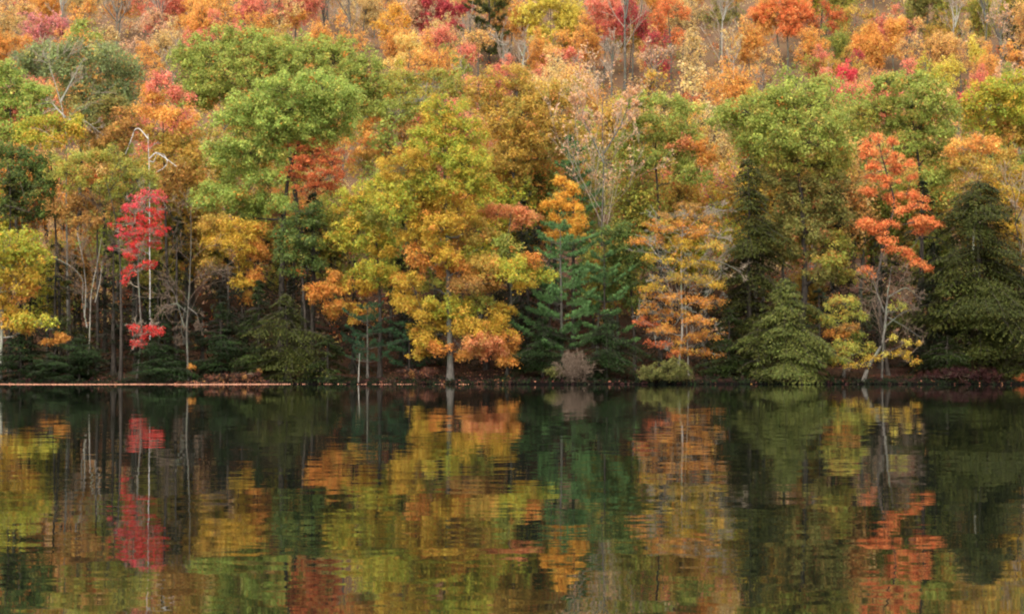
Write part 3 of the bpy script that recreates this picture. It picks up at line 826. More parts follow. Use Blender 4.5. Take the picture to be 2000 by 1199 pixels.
D('oak_tree', 'gold and olive oak whose orange lower boughs hang over the young pines', 742, 5.5,
  [(690, 392, 46, 24, 'yelgreen'), (735, 420, 46, 26, 'olive'), (690, 440, 40, 22, 'yelgreen'), (660, 470, 28, 14, 'yelgreen'), (720, 470, 44, 20, 'yelgreen'), (745, 492, 26, 14, 'gold'), (725, 522, 28, 14, 'yelgreen'), (752, 540, 26, 20, 'yelgreen'), (700, 535, 22, 12, 'yelgreen'),
   (655, 542, 16, 14, 'orange'), (622, 565, 30, 14, 'orange'), (660, 566, 30, 11, 'orange'), (695, 560, 28, 12, 'gold'), (720, 570, 18, 12, 'orange'), (618, 584, 14, 10, 'orange'),
   (662, 596, 30, 9, 'orange'), (692, 604, 26, 10, 'gold'), (722, 612, 18, 14, 'orange'), (655, 612, 22, 9, 'orange'), (690, 626, 14, 6, 'gold'), (782, 560, 24, 26, 'gold'), (800, 600, 26, 14, 'gold')], 'yelgreen', 'gold and olive oak',
  trunk=[(742, 600), (738, 500), (720, 400)], tr=.18, clump=.46, L=.2, cover=2.4, k=.85, depth=1.8, limbs=9)
D('maple_tree', 'low maple with peach leaves beside the golden oak, half way up its right side', 990, 4.4,
  [(962, 416, 34, 11), (1000, 412, 24, 10), (1030, 424, 28, 12), (1018, 436, 22, 8), (940, 420, 20, 8, 'gold')], 'peach', 'peach leaved maple', tr=.12, clump=.5, L=.2, cover=2.6, k=.95,
  trunk=[(1000, 560), (990, 480), (1000, 420)], bark='grey', depth=.8, limbs=4)
D('maple_tree', 'bright amber leaves of a slim maple standing above the white pine', 1075, 7.0,
  [(1095, 352, 14, 7), (1120, 366, 20, 9), (1085, 398, 28, 9), (1115, 405, 22, 9), (1128, 435, 22, 12), (1095, 460, 28, 9), (1120, 452, 24, 9), (1085, 425, 18, 6), (1105, 380, 16, 7)], 'amber', 'bright amber maple', tr=.10, clump=.45, L=.2, cover=2.8, k=1.0,
  trunk=[(1072, 520), (1082, 440), (1105, 370)], depth=.8, limbs=5)

# --- middle right, front
C('pine_tree', 'white pine with blue green plumes right of the golden oak', 1098, 4.6, 440, 105, 'pine', 'white pine', kind='pine', tr=.15, low=.16, dens=1.15, needle=.2, bulge=.42, bark='grey')
C('pine_tree', 'smaller white pine on the right side of the larger white pine', 1180, 6.0, 470, 62, 'pine', None, kind='pine', tr=.11, low=.2, dens=1.1, needle=.19, bulge=.45)
D('oak_tree', 'deep green oak between the white pine and the orange beech', 1240, 7.0,
  [(1205, 455, 34, 16), (1240, 480, 34, 18), (1200, 500, 34, 16), (1248, 515, 28, 16), (1210, 540, 30, 16), (1240, 560, 24, 16), (1235, 590, 22, 12), (1185, 575, 22, 14)], 'deepgreen', 'deep green oak', tr=.14, clump=.6, L=.22, cover=2.5, k=.95)
C('hemlock_tree', 'dark low hemlock at the waterline under the white pine', 1060, 2.4, 620, 72, 'hemshore', 'hemlock under the white pine', tr=.1, droop=.7, bulge=.5, needle=.14, dens=1.5)
C('hemlock_tree', 'dark hemlock with drooping tips right of the grey twiggy bush', 1185, 3.0, 612, 84, 'hemshore', None, tr=.1, droop=.9, bulge=.5, needle=.15, dens=1.4)
bare('twiggy_bush', 'round grey brown leafless bush at the water edge under the white pine',
     [[(1118, 742), (1118, 722)], [(1110, 742), (1100, 712)], [(1126, 742), (1136, 712)], [(1118, 742), (1122, 702)]], .9, 'grey twiggy bush', 'brown', 'brown', .02, (22, 6, 4), spread=1.1, up=.02, ratio=1.0, start=.05, group='bushes at the waterline', cat='bush', twr=.009)
D('bush', 'small yellow bush at the left foot of the grey twiggy bush', 1082, .9, [(1078, 728, 16, 8), (1090, 722, 10, 8)], 'lime', None, tr=.02, clump=.28, L=.13, k=.7, limbs=1, group='bushes at the waterline', cat='bush')
D('bush', 'lime green rounded bush at the waterline below the orange beech', 1300, .9, [(1275, 728, 26, 12), (1310, 722, 32, 17), (1338, 730, 20, 10)], 'lime', 'lime green bush', tr=.03, clump=.36, L=.14, k=1.2, limbs=2, group='bushes at the waterline', cat='bush')
D('beech_tree', 'orange beech with a pale stem and layered sparse leaves right of the white pine', 1322, 3.6,
  [(1345, 418, 60, 20, 'brownorange'), (1290, 440, 40, 14, 'orange'), (1350, 450, 60, 18, 'orange'), (1260, 470, 42, 13, 'orange'), (1330, 478, 50, 14, 'gold'), (1392, 480, 34, 13, 'bronze'), (1290, 505, 44, 12, 'gold'), (1365, 515, 48, 13, 'gold'),
   (1330, 545, 60, 13, 'bronze'), (1275, 560, 34, 11, 'gold'), (1395, 555, 34, 12, 'gold'), (1310, 580, 50, 15, 'orange'), (1375, 590, 44, 14, 'orange'), (1260, 600, 26, 12, 'orange'), (1255, 628, 36, 12, 'rust'), (1310, 615, 44, 13, 'orange'),
   (1360, 625, 36, 14, 'orange'), (1300, 645, 40, 13, 'orange'), (1385, 655, 34, 11, 'orange'), (1345, 660, 36, 13, 'orange'), (1285, 672, 26, 11, 'rust'), (1330, 688, 36, 11, 'orange'), (1380, 688, 26, 8, 'orange'), (1408, 694, 14, 6, 'orange'), (1312, 690, 22, 9, 'rust')],
  'orange', 'orange beech', trunk=[(1334, 640), (1330, 560), (1331, 480), (1338, 410)], bark='pale', twigbark='pale', tr=.11, clump=.5, L=.17, cover=1.1, k=.9, haze_twigs=3, depth=2.0, limbs=10, flat=.6, swell=(1, 1.1))
bare('bare_tree', 'thin pale tree behind the orange beech with arching bare white branches', [[(1345, 720), (1338, 560), (1336, 520)], [(1336, 528), (1370, 505), (1410, 512), (1450, 532)], [(1340, 470), (1380, 458), (1430, 470)], [(1340, 450), (1370, 420), (1420, 410)]],
     4.2, None, 'pale', 'tan', .05, (8, 5, 4), spread=.7, up=.0, group=G_SHORE)
C('hemlock_tree', 'pale olive hemlock with drooping fronds at the shore under the green dome oak', 1535, 2.4, 540, 92, 'hemlight', 'pale olive hemlock', tr=.14, droop=1.1, bulge=.5, needle=.16, dens=1.9)
C('hemlock_tree', 'small pale hemlock at the waterline left of the pale olive hemlock', 1480, 2.0, 640, 48, 'hemolive', None, tr=.08, droop=1.1, bulge=.5, needle=.15, dens=1.4)
C('hemlock_tree', 'dark green low hemlock between the orange beech and the pale olive hemlock', 1425, 4.4, 600, 64, 'hemlock', None, tr=.1, droop=.9, bulge=.5, needle=.15, dens=1.4)
C('hemlock_tree', 'tall dark column of hemlock rising left of the green dome oak', 1465, 7.5, 305, 74, 'hemolive', 'tall hemlock column', tr=.2, droop=1.1, bulge=.38, needle=.2, dens=1.3)
D('oak_tree', 'olive and orange oak at the waterline left of the leaning bare tree', 1648, 3.0,
  [(1640, 592, 36, 16), (1668, 615, 24, 13), (1625, 625, 28, 14), (1655, 640, 30, 13, 'brownorange'), (1632, 655, 26, 11, 'orange'), (1672, 655, 24, 14, 'green'), (1650, 680, 36, 12, 'olive'), (1690, 682, 26, 12, 'olive'), (1640, 705, 30, 9, 'yelgreen')], 'olive', 'olive and orange oak',
  tr=.12, clump=.42, L=.19, cover=2.0, k=.9, bark='grey', swell=(1.1, 1.1))
D('birch_tree', 'leaning grey bare tree at the waterline with yellow leaves on its lowest twigs', 1686, .8,
  [(1672, 712, 26, 6, 'gold'), (1702, 700, 26, 9, 'gold'), (1735, 690, 12, 5, 'lemon'), (1770, 668, 18, 7, 'lemon'), (1765, 692, 24, 9, 'gold'), (1785, 708, 16, 8, 'gold'), (1745, 660, 14, 8, 'lemon'), (1760, 600, 20, 10, 'olive'), (1798, 672, 12, 5, 'gold')], 'gold', 'leaning bare tree',
  trunk=[(1692, 722), (1704, 700), (1722, 670), (1728, 610), (1732, 560)], bark='grey', twigbark='brown', tr=.15, clump=.34, L=.15, cover=1.1, k=.8, haze_twigs=2, depth=.8, limbs=6, swell=(1, 1))
bare('bare_tree', 'tangle of grey leafless branches above the leaning bare tree', [[(1722, 700), (1727, 640), (1735, 570), (1742, 520)], [(1727, 640), (1760, 612), (1790, 600)], [(1727, 610), (1710, 560), (1690, 520)], [(1735, 620), (1770, 640), (1800, 660)], [(1735, 580), (1770, 560), (1800, 585)]],
     2.2, 'tangle of grey branches', 'grey', 'brown', .08, (8, 5, 4), spread=.9, up=.02, ratio=.5, group=G_SHORE)
D('maple_tree', 'vermilion maple with tiered orange red boughs beside the big right hemlock', 1735, 4.6,
  [(1715, 268, 14, 10), (1692, 285, 20, 10), (1745, 278, 14, 12), (1705, 300, 30, 9), (1728, 318, 28, 8), (1752, 305, 10, 10), (1695, 325, 22, 8), (1752, 330, 18, 14), (1776, 318, 12, 9), (1712, 348, 30, 8), (1778, 345, 16, 8), (1738, 358, 20, 12), (1700, 374, 24, 12), (1735, 388, 24, 10), (1770, 378, 26, 14),
   (1795, 400, 22, 14), (1762, 408, 24, 11), (1690, 438, 24, 11), (1712, 448, 30, 13), (1738, 440, 18, 10), (1790, 432, 24, 13), (1815, 428, 18, 10), (1832, 440, 16, 12), (1800, 450, 22, 9), (1735, 470, 22, 9), (1752, 488, 24, 11), (1772, 500, 18, 10), (1795, 515, 20, 9), (1812, 528, 13, 9), (1690, 528, 15, 8), (1704, 538, 9, 6)],
  'vermilion', 'vermilion maple', trunk=[(1722, 640), (1712, 560), (1728, 470), (1752, 400), (1728, 320), (1716, 270)], bark='dark', twigbark='grey', tr=.15, clump=.46, L=.2, cover=2.0, k=.85, depth=1.4, limbs=12, swell=(1.08, 1.1), flat=.7)
C('hemlock_tree', 'large dark hemlock filling the right end of the shore', 1915, 4.2, 350, 140, 'hemolive', 'large right hemlock', tr=.26, droop=1.1, bulge=.34, needle=.19, dens=1.6)
C('hemlock_tree', 'dark hemlock in the shade between the vermilion maple and the large right hemlock', 1825, 5.2, 470, 74, 'hemdark', None, tr=.16, droop=.9, bulge=.6, needle=.16, dens=1.2)
C('hemlock_tree', 'hemlock with grey green boughs cut by the right edge', 2010, 2.6, 545, 86, 'hemolive', None, tr=.14, droop=1.0, bulge=.55, needle=.16, dens=1.25)
C('hemlock_tree', 'small dark hemlock at the waterline beneath the large right hemlock', 1850, 2.2, 655, 66, 'hemlock', None, tr=.08, droop=.8, bulge=.5, needle=.14, dens=1.5)
D('bush', 'dark red brush at the waterline under the large right hemlock', 1880, .8, [(1820, 733, 26, 7), (1870, 730, 34, 10), (1915, 728, 26, 11), (1945, 736, 20, 6)], 'redbrush', None, tr=.02, clump=.34, L=.13, k=.8, limbs=1, group='bushes at the waterline', cat='bush', twigbark='brown')
D('bush', 'rusty orange bush at the waterline in the right corner', 1995, .8, [(1992, 742, 12, 6), (2010, 735, 16, 12)], 'rust', None, tr=.02, clump=.3, L=.13, k=.8, limbs=1, group='bushes at the waterline', cat='bush')
D('bush', 'dark rust bush left of the foot of the golden oak', 815, 1.3, [(795, 730, 26, 7), (835, 728, 24, 9)], 'litter', None, tr=.02, clump=.3, L=.13, k=.7, limbs=1, group='bushes at the waterline', cat='bush', twigbark='brown')

# --- dark evergreens that fill the shade behind the front row
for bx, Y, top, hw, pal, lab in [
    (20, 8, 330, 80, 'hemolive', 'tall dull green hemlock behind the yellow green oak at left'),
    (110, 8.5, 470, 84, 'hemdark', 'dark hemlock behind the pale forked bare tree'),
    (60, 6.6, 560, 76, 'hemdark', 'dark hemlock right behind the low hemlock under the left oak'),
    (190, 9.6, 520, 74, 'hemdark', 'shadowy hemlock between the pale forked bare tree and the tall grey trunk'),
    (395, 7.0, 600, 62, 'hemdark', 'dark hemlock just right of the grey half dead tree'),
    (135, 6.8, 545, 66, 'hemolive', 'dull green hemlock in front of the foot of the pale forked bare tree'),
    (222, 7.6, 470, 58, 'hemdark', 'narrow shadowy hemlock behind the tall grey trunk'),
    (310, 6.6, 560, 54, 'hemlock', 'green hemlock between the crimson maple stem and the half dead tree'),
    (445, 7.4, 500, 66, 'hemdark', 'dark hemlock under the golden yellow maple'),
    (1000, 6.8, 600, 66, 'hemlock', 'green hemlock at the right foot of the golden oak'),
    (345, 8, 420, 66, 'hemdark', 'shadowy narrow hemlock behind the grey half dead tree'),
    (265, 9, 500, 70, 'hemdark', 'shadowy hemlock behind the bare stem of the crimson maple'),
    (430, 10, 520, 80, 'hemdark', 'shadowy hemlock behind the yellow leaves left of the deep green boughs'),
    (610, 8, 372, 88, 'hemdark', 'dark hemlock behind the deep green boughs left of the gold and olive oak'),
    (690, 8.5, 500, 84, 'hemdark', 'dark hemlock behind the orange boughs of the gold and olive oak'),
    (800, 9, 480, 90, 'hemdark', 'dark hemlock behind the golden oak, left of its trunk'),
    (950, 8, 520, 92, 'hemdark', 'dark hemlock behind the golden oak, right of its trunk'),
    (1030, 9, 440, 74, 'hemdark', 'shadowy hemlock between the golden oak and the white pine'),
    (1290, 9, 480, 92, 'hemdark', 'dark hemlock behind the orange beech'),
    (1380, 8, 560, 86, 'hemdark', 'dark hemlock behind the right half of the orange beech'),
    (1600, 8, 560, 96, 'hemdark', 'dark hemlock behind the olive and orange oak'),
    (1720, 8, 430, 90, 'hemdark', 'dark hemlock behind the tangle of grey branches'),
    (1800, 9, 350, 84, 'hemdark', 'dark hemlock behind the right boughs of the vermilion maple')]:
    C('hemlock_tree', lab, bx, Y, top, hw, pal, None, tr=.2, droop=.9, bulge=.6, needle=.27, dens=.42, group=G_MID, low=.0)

# ------------------------------------------------------------------ lower slope, behind the front row
D('oak_tree', 'bright green oak with a broad rounded crown and dark limbs, left of the centre', 548, 10,
  [(560, 170, 60, 22), (630, 175, 56, 26), (500, 205, 54, 22), (560, 215, 60, 26), (620, 222, 56, 28), (670, 205, 36, 26), (470, 240, 44, 22), (530, 255, 58, 26), (590, 262, 50, 24), (650, 258, 36, 20), (440, 288, 38, 16), (490, 300, 44, 18), (540, 300, 40, 16), (430, 310, 28, 12),
   (480, 335, 40, 16), (520, 350, 36, 16), (420, 370, 36, 16), (455, 385, 36, 18), (400, 395, 26, 12), (520, 392, 40, 18), (480, 410, 36, 16), (545, 398, 24, 10)], 'bright', 'bright green oak',
  trunk=[(548, 560), (552, 440), (560, 350), (590, 260), (600, 200)], tr=.30, clump=.6, L=.23, cover=2.4, k=.95, depth=3.4, limbs=14, swell=(1.35, 1.4))
D('oak_tree', 'large olive green oak dome rising behind the bright green oak', 600, 20,
  [(430, 80, 44, 22), (490, 75, 50, 22), (380, 105, 44, 20), (440, 115, 60, 26), (520, 105, 60, 26), (590, 100, 56, 24), (650, 105, 50, 26), (705, 125, 36, 28), (560, 130, 70, 26), (640, 145, 60, 28), (700, 165, 44, 28), (480, 150, 60, 26), (400, 150, 50, 24), (380, 190, 44, 22), (440, 185, 50, 22), (700, 205, 50, 26), (660, 190, 40, 22), (730, 180, 24, 24), (370, 120, 30, 14)], 'green', 'olive green oak dome',
  tr=.34, clump=.55, L=.26, cover=2.2, k=1.0, depth=4, limbs=12, swell=(1.35, 1.4))
D('oak_tree', 'deep green oak boughs in front of the shade beside the gold and olive oak', 600, 6.2,
  [(600, 412, 34, 12), (570, 430, 26, 10), (610, 432, 26, 11), (560, 462, 30, 12), (600, 470, 30, 13), (555, 500, 26, 10), (595, 505, 26, 11), (565, 535, 22, 10), (620, 520, 18, 9), (550, 480, 16, 9)], 'deepgreen', 'deep green boughs', tr=.14, clump=.5, L=.22, cover=2.6, k=1.0, depth=1.2)
D('maple_tree', 'rusty orange maple showing under the boughs of the bright green oak', 612, 9.4,
  [(610, 290, 44, 18), (650, 310, 34, 16), (590, 320, 40, 18), (640, 340, 40, 16), (570, 345, 30, 14), (610, 365, 40, 14), (650, 365, 26, 12)], 'rust', 'rusty orange maple', tr=.14, clump=.45, L=.22, cover=1.4, k=.8, depth=1.5, swell=(1.1, 1.2), flat=.6)
D('maple_tree', 'golden yellow maple hanging in front of the shade right of the half dead tree', 478, 8,
  [(420, 440, 36, 18, 'bronze'), (455, 450, 34, 18), (430, 475, 34, 14), (490, 450, 26, 18, 'gold'), (470, 480, 34, 18), (500, 490, 22, 22, 'orange'), (420, 515, 26, 10, 'bronze'), (475, 520, 26, 14), (470, 550, 24, 13), (480, 580, 18, 10, 'orange'), (500, 540, 18, 14, 'orange')], 'gold', 'golden yellow maple', tr=.12, clump=.55, L=.2, cover=2.3, k=.85, depth=1.3)
D('maple_tree', 'bronze gold maple crown right behind the top of the golden oak', 1000, 17,
  [(990, 150, 40, 18), (940, 175, 36, 18), (1010, 180, 44, 22), (1060, 190, 40, 24), (1110, 185, 30, 26), (960, 205, 44, 20), (1020, 220, 48, 24), (1080, 230, 44, 24), (960, 245, 36, 18), (1010, 260, 46, 22), (1065, 270, 44, 22), (1110, 265, 26, 26), (990, 300, 40, 22), (1050, 305, 40, 18), (1000, 340, 36, 18), (960, 330, 30, 20)], 'bronze', 'bronze gold maple',
  trunk=[(1002, 470), (1000, 360), (1005, 250), (1010, 180)], bark='grey', tr=.24, clump=.58, L=.24, cover=2.0, k=.85, depth=3, limbs=10, swell=(1.35, 1.4))
D('maple_tree', 'orange and olive maple between the olive green dome and the bronze gold maple', 790, 19,
  [(790, 165, 40, 22, 'olive'), (850, 155, 44, 20, 'olive'), (820, 195, 40, 22, 'olive'), (890, 175, 30, 20, 'olive'), (770, 220, 40, 20, 'green'), (740, 250, 36, 18, 'hillorange'), (790, 260, 40, 20, 'brownorange'), (720, 285, 40, 18, 'hillorange'), (770, 295, 40, 20, 'brownorange'), (830, 240, 30, 20, 'hillorange'), (700, 320, 36, 20, 'bronze')], 'olive', 'orange and olive maple',
  tr=.2, clump=.58, L=.25, cover=1.8, k=.8, bark='grey', twigbark='pale', haze_twigs=2, swell=(1.35, 1.4))
C('pine_tree', 'blue green pine top poking out behind the bright amber maple', 1120, 14, 268, 62, 'pine', 'blue green pine top', kind='pine', tr=.2, low=.25, dens=.9, needle=.24, bulge=.5)
bare('birch_tree', 'tall slim white stemmed tree with a pinkish twiggy crown above the deep green oak',
     [[(1168, 520), (1176, 420), (1180, 320), (1176, 240), (1180, 150)], [(1180, 320), (1150, 260), (1130, 200)], [(1180, 300), (1215, 240), (1232, 190)]], 11, 'tall slim white stem', 'grey', 'tan', .11, (11, 5, 4), spread=.55, up=.12, ratio=.42, group=G_MID, leaves='pinktan', leafn=3200, L=.22, foot=1166)
D('oak_tree', 'green oak with orange patches on flat layered boughs, right of the slim white stem', 1285, 15,
  [(1250, 195, 34, 13), (1300, 200, 44, 15), (1340, 215, 34, 12), (1260, 232, 36, 14), (1310, 240, 40, 15), (1235, 265, 32, 13), (1285, 270, 44, 16), (1340, 262, 34, 14), (1225, 300, 36, 15), (1275, 310, 44, 16), (1240, 330, 34, 12), (1320, 300, 36, 15), (1355, 345, 36, 13), (1335, 325, 30, 12),
   (1330, 285, 26, 9, 'peach'), (1370, 290, 26, 13, 'orange'), (1385, 310, 20, 12, 'orange')], 'green', 'layered green and orange oak', trunk=[(1292, 470), (1282, 360), (1280, 250)], tr=.2, clump=.55, L=.25, cover=2.2, k=.9, depth=2.4, limbs=10)
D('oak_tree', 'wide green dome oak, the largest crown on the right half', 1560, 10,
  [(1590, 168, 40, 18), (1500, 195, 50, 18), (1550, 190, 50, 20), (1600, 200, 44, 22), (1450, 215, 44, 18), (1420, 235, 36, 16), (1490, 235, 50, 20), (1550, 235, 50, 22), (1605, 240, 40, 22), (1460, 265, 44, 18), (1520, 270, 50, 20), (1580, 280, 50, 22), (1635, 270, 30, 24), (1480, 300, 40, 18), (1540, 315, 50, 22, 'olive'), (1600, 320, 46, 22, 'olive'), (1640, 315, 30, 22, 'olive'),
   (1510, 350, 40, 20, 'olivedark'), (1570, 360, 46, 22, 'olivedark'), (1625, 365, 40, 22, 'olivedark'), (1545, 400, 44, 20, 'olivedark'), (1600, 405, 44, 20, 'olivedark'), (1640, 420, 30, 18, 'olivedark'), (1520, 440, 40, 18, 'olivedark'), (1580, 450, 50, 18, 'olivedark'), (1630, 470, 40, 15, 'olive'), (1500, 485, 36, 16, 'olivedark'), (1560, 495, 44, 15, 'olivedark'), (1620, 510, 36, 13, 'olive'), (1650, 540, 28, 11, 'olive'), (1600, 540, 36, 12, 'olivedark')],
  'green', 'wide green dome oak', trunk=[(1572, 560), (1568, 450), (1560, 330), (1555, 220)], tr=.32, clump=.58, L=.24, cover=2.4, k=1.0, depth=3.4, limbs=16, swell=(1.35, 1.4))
D('oak_tree', 'green oak rising behind the vermilion maple', 1790, 13,
  [(1730, 160, 36, 18), (1780, 165, 36, 20), (1820, 175, 24, 18), (1720, 200, 40, 20), (1780, 205, 44, 22), (1835, 215, 34, 22), (1740, 240, 44, 20), (1800, 250, 46, 22), (1680, 225, 36, 18, 'olive'), (1845, 260, 24, 20), (1770, 285, 44, 20), (1825, 300, 40, 22), (1850, 340, 34, 18), (1820, 350, 36, 20), (1840, 385, 30, 16)], 'green', 'green oak behind the vermilion maple',
  trunk=[(1800, 500), (1800, 380), (1785, 260), (1770, 190)], tr=.24, clump=.58, L=.25, cover=2.2, k=.95, depth=3, limbs=10, swell=(1.35, 1.4))
D('oak_tree', 'yellow olive oak dome at the right edge above the large hemlock', 1960, 16,
  [(1940, 175, 40, 18), (1985, 170, 40, 22), (1900, 205, 34, 18), (1945, 215, 44, 20), (1995, 215, 40, 24), (1915, 245, 40, 18), (1965, 255, 40, 18, 'bronze'), (2020, 220, 40, 50), (2000, 265, 36, 20, 'bronze')], 'yelgreen', 'yellow olive oak dome',
  tr=.24, clump=.58, L=.25, cover=2.2, k=.95, depth=3, swell=(1.35, 1.4))
D('maple_tree', 'orange gold maple below the yellow olive dome at the right edge', 1930, 11,
  [(1880, 285, 36, 16, 'hillorange'), (1920, 280, 36, 18, 'hillorange'), (1965, 305, 36, 18, 'bronze'), (1880, 320, 34, 16, 'bronze'), (1930, 330, 40, 18, 'bronze'), (1980, 345, 34, 18, 'gold'), (1950, 375, 40, 18, 'gold'), (1990, 395, 30, 20, 'gold'), (1890, 355, 30, 16, 'bronze'), (1985, 440, 26, 26, 'gold'), (1960, 420, 26, 18, 'bronze')], 'bronze', 'orange gold maple',
  trunk=[(1900, 500), (1910, 400), (1920, 300)], bark='pale', twigbark='tan', tr=.15, clump=.6, L=.22, cover=1.9, k=.75, haze_twigs=2, depth=2.4)
bare('bare_tree', 'thin dark crooked tree at the right edge beside the orange gold maple', [[(1996, 560), (1992, 480), (1980, 430), (1985, 390), (1965, 340)], [(1982, 440), (2000, 400), (2012, 360)]], 7.5, None, 'dark', 'tan', .08, (7, 5, 4), group=G_MID, foot=1998)

# left side of the lower slope
D('oak_tree', 'muted green oak crown below the pink maple at the upper left', 150, 24,
  [(90, 105, 50, 20), (150, 100, 50, 20), (210, 110, 44, 20), (60, 130, 44, 22), (120, 140, 50, 24), (190, 145, 54, 26), (245, 150, 34, 22), (170, 80, 30, 12, 'green'), (150, 55, 24, 10, 'green'), (210, 185, 44, 22), (160, 180, 44, 22), (240, 190, 26, 20)], 'bluegreen', 'muted green oak', tr=.3, clump=.9, L=.28, cover=1.9, k=.85, depth=4, haze_twigs=2, twigbark='pale', swell=(1.35, 1.4))
D('oak_tree', 'bright green oak at the left edge under the muted green crown', 40, 14,
  [(10, 140, 30, 20), (30, 175, 44, 22), (75, 185, 34, 20), (20, 215, 44, 22), (70, 215, 40, 20), (15, 255, 40, 24), (-30, 200, 40, 40)], 'bright', 'bright green oak at the left edge', tr=.22, clump=.58, L=.25, cover=2.2, k=.95, depth=2.4)
D('oak_tree', 'yellow green oak bough in front of the bare grey branches at left', 120, 11,
  [(80, 248, 34, 16), (120, 240, 36, 16), (150, 255, 24, 14), (60, 270, 30, 14), (100, 275, 36, 14), (45, 250, 18, 10)], 'yelgreen', 'yellow green bough', tr=.16, clump=.6, L=.24, cover=2.3, k=.95, depth=1.5)
D('oak_tree', 'dark green oak at the left edge above the yellow green oak', 40, 9.5,
  [(20, 300, 40, 24), (70, 320, 36, 22), (20, 350, 36, 26), (70, 370, 40, 22), (30, 400, 44, 24), (80, 415, 34, 18), (95, 345, 24, 16)], 'deepgreen', 'dark green oak at left', tr=.18, clump=.55, L=.24, cover=2.3, k=.95, depth=2)
D('maple_tree', 'yellow green maple flecked with red, above the crimson maple', 190, 8.5,
  [(150, 310, 40, 15), (200, 305, 40, 14), (240, 320, 34, 13), (130, 335, 40, 15), (190, 335, 44, 15, 'tanorange'), (240, 345, 30, 13), (170, 362, 44, 15), (215, 370, 40, 14, 'olive'), (190, 350, 26, 9, 'vermilion'), (170, 392, 40, 13, 'brownorange'), (210, 400, 36, 12, 'brownorange'), (130, 410, 34, 14, 'brownorange'), (180, 430, 44, 14, 'brownorange'), (285, 345, 26, 12, 'olive')], 'olive', 'red flecked maple',
  tr=.14, clump=.55, L=.21, cover=2.1, k=.8, depth=1.6)
D('maple_tree', 'orange maple left of the bright green oak, behind the white dead snag', 330, 13,
  [(310, 160, 24, 13, 'coral'), (300, 190, 26, 16, 'hillorange'), (345, 185, 28, 14, 'coral'), (300, 225, 32, 18, 'hillorange'), (345, 230, 32, 18, 'hillorange'), (310, 262, 34, 18, 'bronze'), (360, 270, 34, 18, 'bronze'), (330, 300, 40, 18, 'bronze'), (380, 310, 30, 16, 'bronze'), (250, 250, 34, 18, 'brownorange'), (230, 275, 34, 16, 'brownorange'), (340, 340, 40, 16, 'brownorange'), (380, 350, 26, 14, 'bronze'), (330, 375, 36, 13, 'brownorange')], 'bronze', 'orange maple behind the snag',
  tr=.18, clump=.65, L=.24, cover=2.0, k=.85, depth=2)
D('oak_tree', 'olive oak with orange flecks between the muted green crown and the orange maple', 205, 17,
  [(180, 210, 40, 18), (230, 205, 34, 18), (190, 240, 44, 18, 'olivedark'), (160, 225, 24, 16, 'bluegreen'), (250, 225, 26, 16, 'brownorange'), (190, 270, 40, 18, 'brownorange'), (210, 295, 40, 14, 'olive')], 'olivedark', 'orange flecked olive oak', tr=.18, clump=.55, L=.25, cover=2.0, k=.85, depth=2)
bare('dead_tree', 'bleached white dead snag with hooked broken branches above the crimson maple',
     [[(292, 400), (292, 340), (290, 295), (288, 262)], [(292, 310), (304, 298), (320, 302), (328, 318), (318, 330), (306, 336)], [(304, 298), (322, 308), (346, 326)], [(290, 272), (272, 250), (264, 252), (252, 285), (246, 302)], [(292, 315), (300, 318), (308, 298)]], 8.8, 'white dead snag',
     'white', 'white', .065, (2, 2), spread=.8, ratio=.15, up=0, start=.5, group=G_MID, foot=294, twr=.012)
bare('dead_tree', 'grey leafless tree with crooked limbs in front of the muted green crown at left',
     [[(132, 280), (128, 230), (112, 180), (95, 130)], [(118, 200), (140, 160), (160, 120)], [(128, 230), (100, 200), (70, 205)], [(130, 235), (160, 232), (190, 255), (215, 275)]], 12.5, 'crooked grey tree', 'pale', 'tan', .12, (8, 5, 4), spread=.7, ratio=.35, group=G_MID, foot=134)

# ------------------------------------------------------------------ upper hillside
def blob(cx, cy, rx, ry, n, seed, pal=None):
    r = rgen(seed)
    out = []
    for i in range(int(n * 1.7)):
        a, q = 2 * np.pi * r.random(), r.random() ** .5 * .9
        u = r.uniform(.22, .5)
        out.append((cx + math.cos(a) * rx * q, cy + math.sin(a) * ry * q * 1.05, rx * u, ry * u * r.uniform(.9, 1.5), pal))
    return out

def hill(kind, label, cx, cy, rx, ry, pal, foot, short=None, n=6, sparse=1.0, **kw):
    Y = foot_y(cx, foot)
    o = dict(tr=.15, clump=.42, L=.27, cover=.92 * sparse, k=.62, flat=1.25, swell=(1.05, 1.1), depth=2.0, bark='grey', twigbark='grey', limbs=4, group=G_HILL, top=.8)
    o.update(kw)
    return deciduous(kind, label, cx + rgen(int(cx)).uniform(-.15, .15) * rx, Y, blob(cx, cy, rx, ry, n, int(cx * 7 + cy)), pal, short, **o)

def hbare(label, x, y0, y1, foot, short=None, bark='pale', w=30, n=1, leaves=None, leafn=0, children=(8, 5, 3), tr=.14):
    Y = foot_y(x, foot)
    r = rgen(int(x * 3 + y0))
    st = [[(x, foot), (x + r.uniform(-3, 3), (foot + y0) / 2), (x + r.uniform(-6, 6), y0)]]
    for i in range(n - 1):
        yy = y1 - (y1 - y0) * r.uniform(.1, .5)
        st.append([(x, yy), (x + r.uniform(-.6, .6) * w, (yy + y0) / 2), (x + r.uniform(-1, 1) * w, y0 + r.uniform(0, 30))])
    return bare('bare_tree', label, st, Y, short, bark, 'tan', tr, children, spread=.5, up=.13, ratio=.36, group=G_HILL, leaves=leaves, leafn=leafn, L=.3, foot=x, twr=.016)

